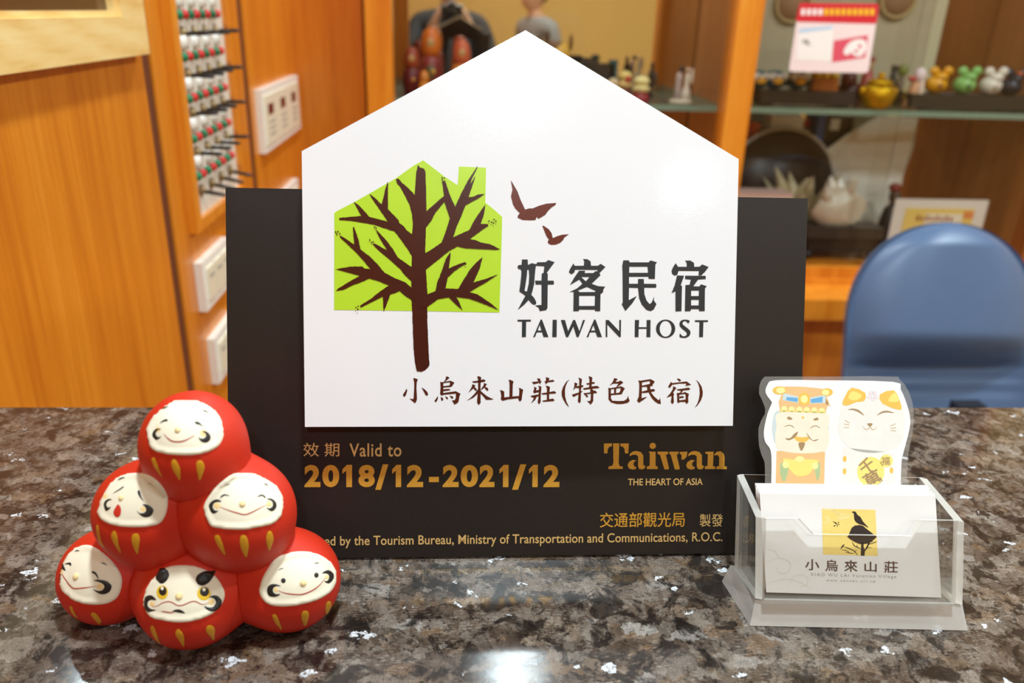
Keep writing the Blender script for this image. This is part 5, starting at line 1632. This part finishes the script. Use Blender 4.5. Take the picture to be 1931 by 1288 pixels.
bm = bm_box(-118 * k, 118 * k, -0.05, 0.05, 0.005, hz)
bm_obj('stand_block', bm, paint((50, 44, 40)), t, bevel=0.004)
for s in (-1, 1):
    bm = bm_box(s * 90 * k - 8 * k, s * 90 * k + 8 * k, -0.045, 0.045, 0, 0.005)
    bm_obj('foot', bm, paint((38, 32, 30)), t)
OW = hz + SHELF + 0.001
for px, c, c2, yt, lab in ((1772, (226, 158, 20), (150, 92, 20), 126, 'golden yellow round eared animal figurine on the dark stand'), (1826, (138, 192, 104), (90, 120, 66), 126, 'light green round eared animal figurine on the dark stand'),
                           (1876, (232, 222, 206), (196, 176, 156), 127, 'white round eared animal figurine on the dark stand'), (1914, (28, 32, 48), (20, 22, 34), 130, 'navy blue animal figurine, rightmost on the dark stand')):
    p, h, k = place(px, yt, 2.12, OW)
    t = empty('animal_figurine', p, label=lab, cat='figurine', group='round eared animals on the dark stand')
    m = paint(c, 0.35)
    ell('body', (0, 0, h * 0.34), (20 * k, 18 * k, h * 0.34), m, t)
    hd = ell('head', (4 * k, -4 * k, h * 0.62), (13 * k, 13 * k, h * 0.20), m, t)
    for s, q in ((-1, 0.84), (1, 0.86)): ell('ear', (4 * k + s * 13 * k, -2 * k, h * q), (9.5 * k, 6 * k, h * 0.17), m, t)
    ell('belly', (0, -15 * k, h * 0.30), (6 * k, 6 * k, h * 0.11), paint(c2), t)
    ell('nose', (5 * k, -17 * k, h * 0.60), (2 * k, 2 * k, h * 0.03), paint((60, 40, 30)), hd)
    if px == 1914: ell('bauble', (8 * k, -6 * k, h * 0.82), (6 * k, 6 * k, h * 0.1), paint((200, 96, 60)), t)

# added sheet and discs for the far wall's reflection behind the right shelf
YBK = YM - 0.03
mat('reflection_beige', (186, 172, 140), 0.7, mottle=(14.0, 0.12))
mat('disc_brown', (158, 118, 84), 0.7, mottle=(220.0, 0.25))
mat('disc_edge', (190, 164, 112), 0.7, mottle=(220.0, 0.2))
mat('reflection_edge', (206, 196, 158), 0.6)
x0, x1 = onY(1424, 80, YBK)[0], onY(1748, 80, YBK)[0]
back = empty('reflection_panel', ((x0 + x1) / 2, YBK, SHELF + 0.001), label='beige panel standing in for the far wall mirrored behind the right shelf figures', cat='panel')
wbox('panel_sheet', x0, x1, YBK, YBK + 0.006, SHELF + 0.001, 0.9, MATS['reflection_beige'], back)
wbox('panel_edge', x1, x1 + 0.035, YBK - 0.003, YBK + 0.006, SHELF + 0.001, 0.9, MATS['reflection_edge'], back, 0.001)
for px, py, rp, lab in ((1494, 8, 34, 'round disc added as mirrored decor left of the pink notice, cut by the frame top'), (1692, -2, 35, 'round brown disc added as mirrored decor right of the pink notice')):
    c = onY(px, py, YBK - 0.002)
    k = abs(onY(px + 1, py, YBK)[0] - onY(px, py, YBK)[0])
    t = empty('mirror_disc', c, (math.pi / 2, 0, 0), label=lab, cat='plate', group='discs on the beige reflection panel')
    lathe('plate_dish', [(0, 0.006), (rp * k * 0.8, 0.008), (rp * k * 0.82, 0.0), (0, 0)], MATS['disc_brown'], t, 32)
    lathe('plate_rim', [(rp * k * 0.8, 0.004), (rp * k * 0.86, 0.014), (rp * k, 0.010), (rp * k * 1.02, 0.0)], MATS['disc_edge'], t, 32, ring=True)

# ------------------------------------------------------------------ lower compartment


def blk(name, label, cat, px0, px1, yt, Y, d, m, bevel=0.004, z0=DK, group=None):
    a, b = onY(px0, yt, Y), onY(px1, yt, Y)
    t = empty(name, ((a[0] + b[0]) / 2, Y + d / 2, z0), label=label, cat=cat, group=group)
    wbox('box_body', a[0], b[0], Y, Y + d, z0, a[2], m, t, bevel)
    return t, a[2], a[0], b[0]


t, zt, _, _ = blk('gift_box', 'tall red gift box next to the cabinet post under the right shelf', 'box', 1397, 1434, 232, 2.27, 0.07, paint((196, 62, 44), 0.4))
l = t.location
wbox('ribbon', onY(1418, 260, 2.27)[0], onY(1430, 260, 2.27)[0], 2.269, 2.341, DK, zt + 0.001, paint((214, 96, 60)), t)
t, zt2, xa, xb = blk('keepsake_box', 'dark red keepsake box under the silver tray in the cabinet', 'box', 1437, 1531, 272, 2.265, 0.085, paint((72, 30, 26), 0.4))
wbox('box_lid', xa - 0.003, xb + 0.003, 2.262, 2.353, zt2 - 0.03, zt2 - 0.0005, paint((50, 26, 24)), t, 0.002)
t = empty('silver_tray', ((xa + xb) / 2, 2.307, zt2), label='pale silver tray lying on the dark red keepsake box', cat='tray')
zt3 = onY(1480, 244, 2.27)[2]
wbox('tray_base', xa + 0.002, xb - 0.002, 2.268, 2.345, zt2 + 0.0005, zt2 + 0.02, paint((206, 206, 206), 0.25, 0.4), t, 0.006)
wbox('tray_cover', xa + 0.008, xb - 0.008, 2.272, 2.341, zt2 + 0.0205, zt3, paint((178, 172, 150), 0.4), t, 0.006)
t = empty('white_packet', (onY(1482, 230, 2.27)[0], 2.307, zt3), label='white packet on top of the silver tray just under the shelf', cat='packet')
wbox('packet_body', onY(1456, 230, 2.27)[0], onY(1516, 230, 2.27)[0], 2.275, 2.335, zt3 + 0.0005, min(SHELF - 0.019, onY(1480, 219, 2.27)[2]), paint((238, 232, 220)), t, 0.003)
t = empty('red_pouch', (onY(1527, 240, 2.27)[0], 2.295, zt3 + 0.0005), label='small crimson pouch beside the white packet on the tray', cat='pouch')
ell('pouch_body', (0, 0, 0.0135), (0.009, 0.014, 0.0135), paint((190, 50, 56)), t)
ell('pouch_knot', (0, 0, 0.029), (0.005, 0.007, 0.004), paint((170, 40, 46)), t)
t, _, _, _ = blk('blue_folder', 'narrow blue folder standing upright right of the silver tray', 'folder', 1545, 1560, 216, 2.25, 0.09, paint((46, 80, 134)), 0.002)
t, _, xa, xb = blk('brown_album', 'dark brown album standing behind the white sheet', 'album', 1560, 1612, 222, 2.335, 0.022, paint((66, 50, 42)), 0.002)
wbox('album_label', xa + 0.012, xa + 0.04, 2.333, 2.3355, onY(1580, 245, 2.335)[2], onY(1580, 224, 2.335)[2], paint((236, 228, 210)), t)
# big dark round plate leaning
c = onY(1478, 400, 2.17)
k = abs(onY(1479, 400, 2.17)[0] - c[0])
R0 = 108 * k
t = empty('glass_plate', (c[0], 2.238, DK), label='large dark round plate with a pale rim standing behind the crystals', cat='plate')
Mx = Matrix.Translation((0, 0.0, R0 * 1.0)) @ Matrix.Rotation(math.pi / 2 - 0.12, 4, 'X')
lathe('plate_dish', [(0, -0.004), (R0 * 0.94, 0.0), (R0 * 0.94, 0.008), (0, 0.004)], paint((70, 52, 38), 0.4), t, 48, Mx)
lathe('plate_rim', [(R0 * 0.94, -0.001), (R0, 0.004), (R0, 0.011), (R0 * 0.94, 0.010)], paint((190, 182, 170), 0.2, 0.3), t, 48, Mx, ring=True)
# pink box in front
t, zt, xa, xb = blk('pink_box', 'flat pink and cream box whose top edge shows above the black sign', 'box', 1385, 1496, 364, 2.05, 0.07, paint((236, 196, 180)), 0.003)
wbox('lid_band', xa - 0.001, xb + 0.001, 2.049, 2.121, zt - 0.018, zt - 0.012, paint((240, 226, 206)), t)


def rock(name, label, cx, cyb, wpx, yt, Y, m, seed, z0=DK, dp=0.24):
    p, h, k = place(cx, yt, Y, z0)
    rnd = random.Random(seed)
    t = empty(name, p, label=label, cat='crystal')
    bm = bmesh.new()
    bmesh.ops.create_icosphere(bm, subdivisions=4, radius=1)
    dirs = [Vector((rnd.uniform(-1, 1), rnd.uniform(-1, 1), rnd.uniform(-0.2, 1))).normalized() for _ in range(16)]
    cut = [rnd.uniform(0.52, 0.85) for _ in dirs]
    for v in bm.verts:
        q = v.co.copy()
        for d, c_ in zip(dirs, cut):
            s = q.dot(d)
            if s > c_: q -= d * (s - c_)
        v.co = Vector((q.x * wpx * k / 2, q.y * wpx * k * dp, (q.z * 0.56 + 0.45) * h))
        v.co.z = max(v.co.z, 0)
    bm_obj('crystal_matrix', bm, m, t)
    for i in range(9):
        a = rnd.uniform(-1, 1)
        r = rnd.uniform(0.08, 0.14) * wpx * k
        hh = rnd.uniform(0.38, 0.6) * h
        Mx = Matrix.Translation((a * wpx * k * 0.36, rnd.uniform(-0.4, 0.4) * wpx * k * dp, h * rnd.uniform(0.45, 0.62))) @ Matrix.Rotation(a * 0.7, 4, 'Y') @ Matrix.Rotation(rnd.uniform(-0.5, 0.5), 4, 'X')
        lathe('crystal_point', [(0, 0), (r, 0), (r * 0.85, hh * 0.6), (0, hh)], m, t, 6, Mx, smooth=False)
    return t


crys1 = mat('crystal_tan', (198, 178, 136), 0.35, mottle=(60.0, 0.2))
crys2 = mat('crystal_pale', (226, 214, 192), 0.25, mottle=(50.0, 0.14))
zst = onY(1585, 426, 2.08)[2]
t = empty('carved_stand', (onY(1588, 430, 2.10)[0], 2.10, DK), label='dark carved wooden stand carrying the pale crystal cluster', cat='stand')
lx = onY(1516, 430, 2.08)[0] - t.location.x
rx = onY(1660, 430, 2.08)[0] - t.location.x
bm = bm_box(lx, rx, -0.045, 0.035, zst - DECK - 0.03, zst - DECK)
bm_obj('stand_top', bm, paint((66, 54, 46)), t, bevel=0.006, seg=3)
bm = bm_box(lx + 0.01, rx - 0.01, -0.038, 0.030, 0.022, zst - DECK - 0.03)
bm_obj('stand_apron', bm, paint((40, 28, 24)), t, bevel=0.004)
for sx in (lx + 0.018, rx - 0.018):
    for sy in (-0.030, 0.022): ell('foot', (sx, sy, 0.0125), (0.014, 0.012, 0.0125), paint((36, 26, 22)), t)
rock('crystal_cluster', 'pale grey crystal cluster on the dark carved stand', 1590, 425, 108, 338, 2.093, crys2, 3, zst + 0.0005)
rock('crystal_rock', 'tan crystal rock behind the pale cluster, left of it', 1524, 425, 96, 322, 2.166, crys1, 5, DK, 0.17)
# added white sheet standing in for a pale reflection in the mirror
YW = 2.285
sh = [onY(*q, YW) for q in ((1540, 297), (1600, 258), (1660, 220), (1727, 222), (1716, 280), (1705, 330), (1696, 420), (1690, 470), (1618, 470), (1606, 400), (1597, 352), (1570, 326))]
t = empty('reflection_sheet', (sh[8][0], YW, DK), label='large white sheet standing in for a bright mirror reflection behind the crystals', cat='paper')
for q in sh: q[2] = max(q[2], DK)
bm = bmesh.new()
prism(bm, [np.array([q[0] - t.location.x, 0.02 * math.sin(i * 1.3), q[2] - DK]) for i, q in enumerate(sh)], np.array([0, 0.003, 0]))
bm_obj('sheet_face', bm, paint((250, 244, 228), 0.6), t)
wbox('sheet_fold', onY(1700, 260, YW)[0], onY(1727, 260, YW)[0], YW + 0.024, YW + 0.028, DK, onY(1715, 224, YW)[2], paint((226, 214, 186)), t)
# certificate card behind the chair
YC_ = 2.07
cc = [onY(*q, YC_) for q in ((1699, 372), (1866, 381), (1858, 470), (1680, 470))]
t = empty('picture_card', ((cc[0][0] + cc[1][0]) / 2, YC_, DK), label='white card with a yellow picture standing behind the blue chair', cat='card')
L0 = t.location
zt = (cc[0][2] + cc[1][2]) / 2
wbox('card_sheet', cc[0][0] - 0.012, cc[1][0] - 0.002, YC_, YC_ + 0.003, DK, zt, paint((240, 234, 226)), t, 0.0008)
wbox('yellow_picture', onY(1711, 392, YC_)[0] - 0.004, onY(1838, 395, YC_)[0], YC_ - 0.0012, YC_ + 0.0002, DECK + 0.02, onY(1770, 393, YC_)[2], paint((244, 216, 120)), t)
wbox('orange_patch', onY(1818, 398, YC_)[0], onY(1837, 398, YC_)[0], YC_ - 0.0020, YC_ - 0.0012, onY(1820, 412, YC_)[2], onY(1820, 398, YC_)[2], paint((236, 150, 84)), t)
wbox('white_patch', onY(1745, 405, YC_)[0], onY(1815, 405, YC_)[0], YC_ - 0.0020, YC_ - 0.0012, DECK + 0.04, onY(1770, 403, YC_)[2], paint((248, 240, 220)), t)
for i in range(8):
    wbox('print_mark', onY(1728 + i * 9, 410, YC_)[0], onY(1733 + i * 9, 410, YC_)[0], YC_ - 0.0026, YC_ - 0.0020, onY(1750, 416, YC_)[2], onY(1750, 406 + (i % 2) * 3, YC_)[2], paint((170, 96, 60)), t)
# small dark items right of the crystals
t = empty('dark_figurine', (onY(1680, 400, 2.2)[0], 2.2, DK), label='dark figurine with a red cap between the crystals and the picture card', cat='figurine')
hh = onY(1680, 345, 2.2)[2] - DECK
lathe('body', [(0, 0), (0.03, 0), (0.034, hh * 0.2), (0.022, hh * 0.6), (0, hh * 0.72)], paint((56, 44, 38)), t, 18)
ell('head', (0, -0.004, hh * 0.80), (0.017, 0.016, hh * 0.12), paint((96, 70, 56)), t)
ell('cap', (-0.006, -0.006, hh * 0.93), (0.018, 0.016, hh * 0.07), paint((150, 50, 40)), t)

# ------------------------------------------------------------------ blue chair
YCH = 1.60
CL = math.radians(19)
pc = onY(1789, 419, YCH)
k = abs(onY(1790, 419, YCH)[0] - pc[0])
C_UP, C_N = np.array([0, math.sin(CL), math.cos(CL)]), np.array([0, -math.cos(CL), math.sin(CL)])


def chv(py): return float((pc - hit(1788, py, C_N, pc)) @ C_UP)


mat('chair_blue', (80, 104, 138), 0.40, spec=0.5, mottle=(20.0, 0.05), bump=(60, 0.05))
mat('chair_dark', (30, 34, 46), 0.5)
ch = empty('office_chair', (pc[0], YCH - 0.05, FLOOR), label='blue vinyl office chair with a rounded back behind the counter', cat='chair')
hw = 181 * k
nz, nx = 60, 30
Hh = chv(800)
cr = [(chv(694), 0.012, 0.010), (chv(716), 0.006, 0.008), (chv(742), 0.006, 0.008)]
Vv, Ff = [], []


def halfw(v):
    q = min(1.0, v / (hw * 1.05))
    return hw * math.sqrt(max(0.0, 1 - (1 - q) ** 2.3)) * (1.0 + 0.03 * v / Hh)


for side in (0, 1):
    for i in range(nz + 1):
        t_ = (i / nz) ** 1.25
        v = t_ * Hh
        wv = max(0.002, halfw(v))
        ss = min(1, max(0, (v - chv(625)) / (chv(715) - chv(625))))
        crease = sum(a * math.exp(-((v - c) / w_) ** 2) for c, a, w_ in cr) + 0.085 * ss * ss * (3 - 2 * ss)
        for j in range(nx + 1):
            s = -1 + 2 * j / nx
            dome = (1 - abs(s) ** 4) * min(1, t_ * 9) ** 0.5
            d = (0.048 * dome - 0.014 * s * s - crease * dome) if side == 0 else -0.022 * dome - 0.09 * ss * ss * (3 - 2 * ss) * dome
            q = pc + np.array([s * wv, 0, 0]) - C_UP * v + C_N * d
            Vv.append((q[0] - ch.location.x, q[1] - ch.location.y, q[2] - FLOOR))
n1 = (nz + 1) * (nx + 1)
for side in (0, 1):
    for i in range(nz):
        for j in range(nx):
            a = side * n1 + i * (nx + 1) + j
            q = [a, a + 1, a + nx + 2, a + nx + 1]
            Ff.append(q[::-1] if side == 0 else q)
for i in range(nz):
    for j in (0, nx):
        a, b = i * (nx + 1) + j, (i + 1) * (nx + 1) + j
        Ff.append([a, b, b + n1, a + n1] if j == 0 else [b, a, a + n1, b + n1])
mesh_obj('backrest', Vv, Ff, MATS['chair_blue'], ch, smooth=True)
seat_z = 0.44
bm = bm_box(-0.23, 0.23, -0.20 - 0.22, -0.20 + 0.20, seat_z - 0.07, seat_z)
bm_obj('seat', bm, MATS['chair_blue'], ch, True, bevel=0.03, seg=4)
bm = bm_box(-0.03, 0.03, -0.175, -0.165 + 0.02, seat_z - 0.09, 0.62)
bm_obj('back_bar', bm, MATS['chair_dark'], ch, bevel=0.004)
lathe('gas_column', [(0, 0.08), (0.03, 0.08), (0.03, 0.22), (0.018, 0.22), (0.018, seat_z - 0.07), (0, seat_z - 0.07)], MATS['chair_dark'], ch, 16, Matrix.Translation((0, -0.2, 0)))
for i in range(5):
    Mx = Matrix.Translation((0, -0.2, 0)) @ Matrix.Rotation(i * math.tau / 5, 4, 'Z')
    bm = bmesh.new()
    add_box(bm, 0.02, 0.28, -0.02, 0.02, 0.07, 0.10, Mx)
    lg = bm_obj('leg', bm, MATS['chair_dark'], ch, bevel=0.005)
    lathe('caster', [(0, -0.018), (0.026, -0.018), (0.03, 0), (0.026, 0.018), (0, 0.018)], MATS['black_plastic'], lg, 14, Mx @ Matrix.Translation((0.265, 0, 0.0305)) @ Matrix.Rotation(math.pi / 2, 4, 'X'))

# ------------------------------------------------------------------ people (seen in the cabinet mirror)
mat('skin', (224, 172, 138), 0.5)
mat('hair_dark', (36, 26, 22), 0.6)
mat('jacket_grey', (58, 54, 54), 0.8)
mat('shirt_grey', (150, 148, 146), 0.8)
mat('trousers', (40, 42, 52), 0.8)
mat('shoe', (30, 28, 28), 0.5)


def skin_body(name, joints, edges, mats, parent, sleeve):
    """one continuous skinned surface; sleeve(co) -> material index"""
    names = list(joints)
    me = bpy.data.meshes.new(name)
    me.from_pydata([joints[n][0] for n in names], [(names.index(a), names.index(b)) for a, b in edges], [])
    o = bpy.data.objects.new(name, me)
    COL.objects.link(o)
    sk = o.modifiers.new('s', 'SKIN')
    sk.use_smooth_shade = True
    for i, n in enumerate(names):
        r = joints[n][1]
        me.skin_vertices[0].data[i].radius = r if isinstance(r, tuple) else (r, r)
        me.skin_vertices[0].data[i].use_root = (n == 'pelvis')
    sb = o.modifiers.new('d', 'SUBSURF')
    sb.levels = 2
    bpy.context.view_layer.update()
    m2 = bpy.data.meshes.new_from_object(o.evaluated_get(bpy.context.evaluated_depsgraph_get()))
    bpy.data.objects.remove(o)
    m2.name = name
    m2.materials.clear()
    for m in mats: m2.materials.append(m)
    for p in m2.polygons:
        p.use_smooth = True
        p.material_index = sleeve(p.center)
    b = bpy.data.objects.new(name, m2)
    COL.objects.link(b)
    b.parent = parent
    return b


def person(loc, rz, height, pose, shirt, label):
    """pose: dict with elbows, wrists, finger direction (local: x right, y forward, z up; units of body height)"""
    root = empty('person', loc, (0, 0, rz), label=label, cat='person')
    H = height
    J = {}

    def j(n, x, y, z, r): J[n] = ((x * H, y * H, z * H), tuple(q * H for q in r) if isinstance(r, tuple) else r * H)
    j('pelvis', 0, 0, 0.53, (0.095, 0.062)); j('waist', 0, 0.005, 0.62, (0.080, 0.056)); j('chest', 0, 0.01, 0.73, (0.098, 0.064))
    j('upper', 0, 0.008, 0.80, (0.075, 0.05)); j('neck', 0, 0.012, 0.85, 0.034); j('chin', 0, 0.022, 0.885, 0.036)
    E = [('pelvis', 'waist'), ('waist', 'chest'), ('chest', 'upper'), ('upper', 'neck'), ('neck', 'chin')]
    for s, q in ((-1, 'l'), (1, 'r')):
        j('hip' + q, s * 0.055, 0, 0.50, 0.056); j('knee' + q, s * 0.06, 0.012, 0.28, 0.036); j('ankle' + q, s * 0.06, -0.005, 0.045, 0.024); j('toe' + q, s * 0.065, 0.085, 0.022, 0.021)
        E += [('pelvis', 'hip' + q), ('hip' + q, 'knee' + q), ('knee' + q, 'ankle' + q), ('ankle' + q, 'toe' + q)]
        ex, wx = pose['elbow' + q], pose['wrist' + q]
        j('shoulder' + q, s * 0.118, 0.0, 0.805, 0.041); j('elbow' + q, *ex, 0.029); j('wrist' + q, *wx, 0.019)
        E += [('upper', 'shoulder' + q), ('shoulder' + q, 'elbow' + q), ('elbow' + q, 'wrist' + q)]
        d = Vector(pose['dir' + q]).normalized()
        side = Vector(pose['side' + q]).normalized()
        curl = Vector(pose['curl' + q]).normalized()
        wv = Vector(wx)
        pm = wv + d * 0.028
        j('palm' + q, *pm, (0.020, 0.013))
        E.append(('wrist' + q, 'palm' + q))
        for i, (o_, ln) in enumerate(((-0.016, 0.040), (-0.0055, 0.046), (0.0055, 0.043), (0.016, 0.034))):
            b = pm + d * 0.016 + side * o_
            m1 = b + d * ln * 0.45 + curl * ln * 0.16
            m2 = m1 + d * ln * 0.22 + curl * ln * 0.42
            j('f%d%s' % (i, q), *b, 0.0066); j('g%d%s' % (i, q), *m1, 0.0058); j('h%d%s' % (i, q), *m2, 0.0048)
            E += [('palm' + q, 'f%d%s' % (i, q)), ('f%d%s' % (i, q), 'g%d%s' % (i, q)), ('g%d%s' % (i, q), 'h%d%s' % (i, q))]
        b = wv + d * 0.018 - side * 0.020
        t1 = b - side * 0.014 + d * 0.012 + curl * 0.006
        t2 = t1 + d * 0.016 + curl * 0.012
        j('t%s' % q, *b, 0.0085); j('u%s' % q, *t1, 0.0068); j('v%s' % q, *t2, 0.0056)
        E += [('palm' + q, 't' + q), ('t' + q, 'u' + q), ('u' + q, 'v' + q)]
    wr = [Vector(J['wristl'][0]), Vector(J['wristr'][0])]
    el = [Vector(J['elbowl'][0]), Vector(J['elbowr'][0])]

    def reg(c):
        if c.z > 0.845 * H and abs(c.x) < 0.06 * H: return 1
        for w_, e_ in zip(wr, el):
            ax = (w_ - e_)
            if (c - w_).length < 0.13 * H and (c - w_).dot(ax.normalized()) > -0.012 * H and (c - Vector((0, 0, 0.72 * H))).length > 0.10 * H: return 1
        if c.z < 0.06 * H: return 3
        if c.z < 0.515 * H and abs(c.y) < 0.12 * H: return 2
        return 0
    skin_body('body', J, E, [shirt, MATS['skin'], MATS['trousers'], MATS['shoe']], root, reg)
    # head with face, hair as a child part
    hz, hy = 0.935 * H, 0.025 * H
    bm = bmesh.new()
    bmesh.ops.create_uvsphere(bm, u_segments=28, v_segments=20, radius=1)
    for v in bm.verts:
        x, y, z_ = v.co
        taper = 1 - 0.22 * max(0, -z_) ** 1.3
        nose = 0.30 * math.exp(-(x / 0.16) ** 2 - ((z_ + 0.12) / 0.17) ** 2) if y > 0 else 0
        brow = 0.05 * math.exp(-((z_ - 0.14) / 0.08) ** 2) * (y > 0) - 0.10 * math.exp(-((abs(x) - 0.36) / 0.15) ** 2 - ((z_ - 0.0) / 0.09) ** 2) * (y > 0)
        v.co = Vector((x * 0.049 * H * taper, (y * 0.060 + (nose + brow) * 0.055) * H + hy, z_ * 0.070 * H + hz))
    hd = bm_obj('head', bm, MATS['skin'], root, True)
    for s in (-1, 1):
        ell('eye', (s * 0.018 * H, hy + 0.053 * H, hz + 0.001 * H), (0.008 * H, 0.005 * H, 0.0045 * H), paint((240, 236, 230)), hd)
        ell('iris', (s * 0.018 * H, hy + 0.0575 * H, hz + 0.001 * H), (0.0035 * H, 0.002 * H, 0.0036 * H), paint((40, 26, 18)), hd)
        ell('ear', (s * 0.050 * H, hy - 0.004 * H, hz - 0.004 * H), (0.007 * H, 0.014 * H, 0.020 * H), MATS['skin'], hd)
    ell('mouth', (0, hy + 0.0545 * H, hz - 0.034 * H), (0.016 * H, 0.005 * H, 0.004 * H), paint((176, 96, 84)), hd)
    bm = bmesh.new()
    bmesh.ops.create_uvsphere(bm, u_segments=24, v_segments=18, radius=1)
    for v in bm.verts:
        x, y, z_ = v.co
        lift = 0.0 if (y < 0.2 or z_ > 0.45) else -0.10
        v.co = Vector((x * (0.054 + lift * 0.1) * H, (y * 0.064 + lift * 0.4) * H + hy - 0.006 * H, max(z_, -0.35 if y < 0.2 else 0.42) * 0.076 * H + hz + 0.004 * H))
    bm_obj('hair', bm, MATS['hair_dark'], root, True)
    return root


# photographer in front of the counter, the compact camera held right at the picture's viewpoint
PH = 1.60
PX, PY = -0.015, -0.42


def bodyc(p): return ((p[0] - PX) / PH, (p[1] - PY) / PH, (p[2] - FLOOR) / PH)


pose = dict(elbowl=bodyc((-0.26, -0.30, 0.02)), elbowr=bodyc((0.25, -0.30, 0.02)), wristl=bodyc((-0.100, -0.115, 0.205)), wristr=bodyc((0.100, -0.115, 0.205)),
            dirl=(0.22, 0.22, 0.95), dirr=(-0.22, 0.22, 0.95), sidel=(-0.1, 0.9, -0.2), sider=(0.1, 0.9, -0.2), curll=(1, 0.1, 0.1), curlr=(-1, 0.1, 0.1))
person((PX, PY, FLOOR), 0.0, PH, pose, MATS['jacket_grey'], 'person in a dark grey jacket holding a black camera, mirrored at the cabinet back')
cm_rot = Matrix.Rotation(-PITCH, 4, 'X')
cmo = empty('camera', (0, -0.03, CAM_H - 0.02), (-PITCH * 0.6, 0, 0), label='black camera in the hands of the person in the dark jacket', cat='camera')
bm = bm_box(-0.062, 0.062, -0.075, -0.035, -0.03, 0.055)
bm_obj('camera_body', bm, MATS['black_plastic'], cmo, bevel=0.006, seg=3)
lathe('lens', [(0, 0), (0.030, 0), (0.032, 0.005), (0.032, 0.030), (0.028, 0.034), (0.022, 0.028), (0, 0.026)], MATS['black_plastic'], cmo, 28, Matrix.Translation((0, -0.036, 0.010)) @ Matrix.Rotation(-math.pi / 2, 4, 'X'))
bm = bm_box(-0.022, 0.022, -0.072, -0.038, 0.052, 0.072)
bm_obj('viewfinder', bm, MATS['black_plastic'], cmo, bevel=0.004)

# second person further back, side on
pose2 = dict(elbowl=(-0.15, -0.02, 0.63), elbowr=(0.15, -0.02, 0.63), wristl=(-0.14, 0.06, 0.49), wristr=(0.14, 0.06, 0.49),
             dirl=(0, 0.2, -1), dirr=(0, 0.2, -1), sidel=(0, -1, 0), sider=(0, -1, 0), curll=(0.5, 0.2, 0), curlr=(-0.5, 0.2, 0))
person((0.65, -1.62, FLOOR), 1.05, 1.58, pose2, MATS['shirt_grey'], 'person in a light grey shirt standing sideways, mirrored above the sign peak')
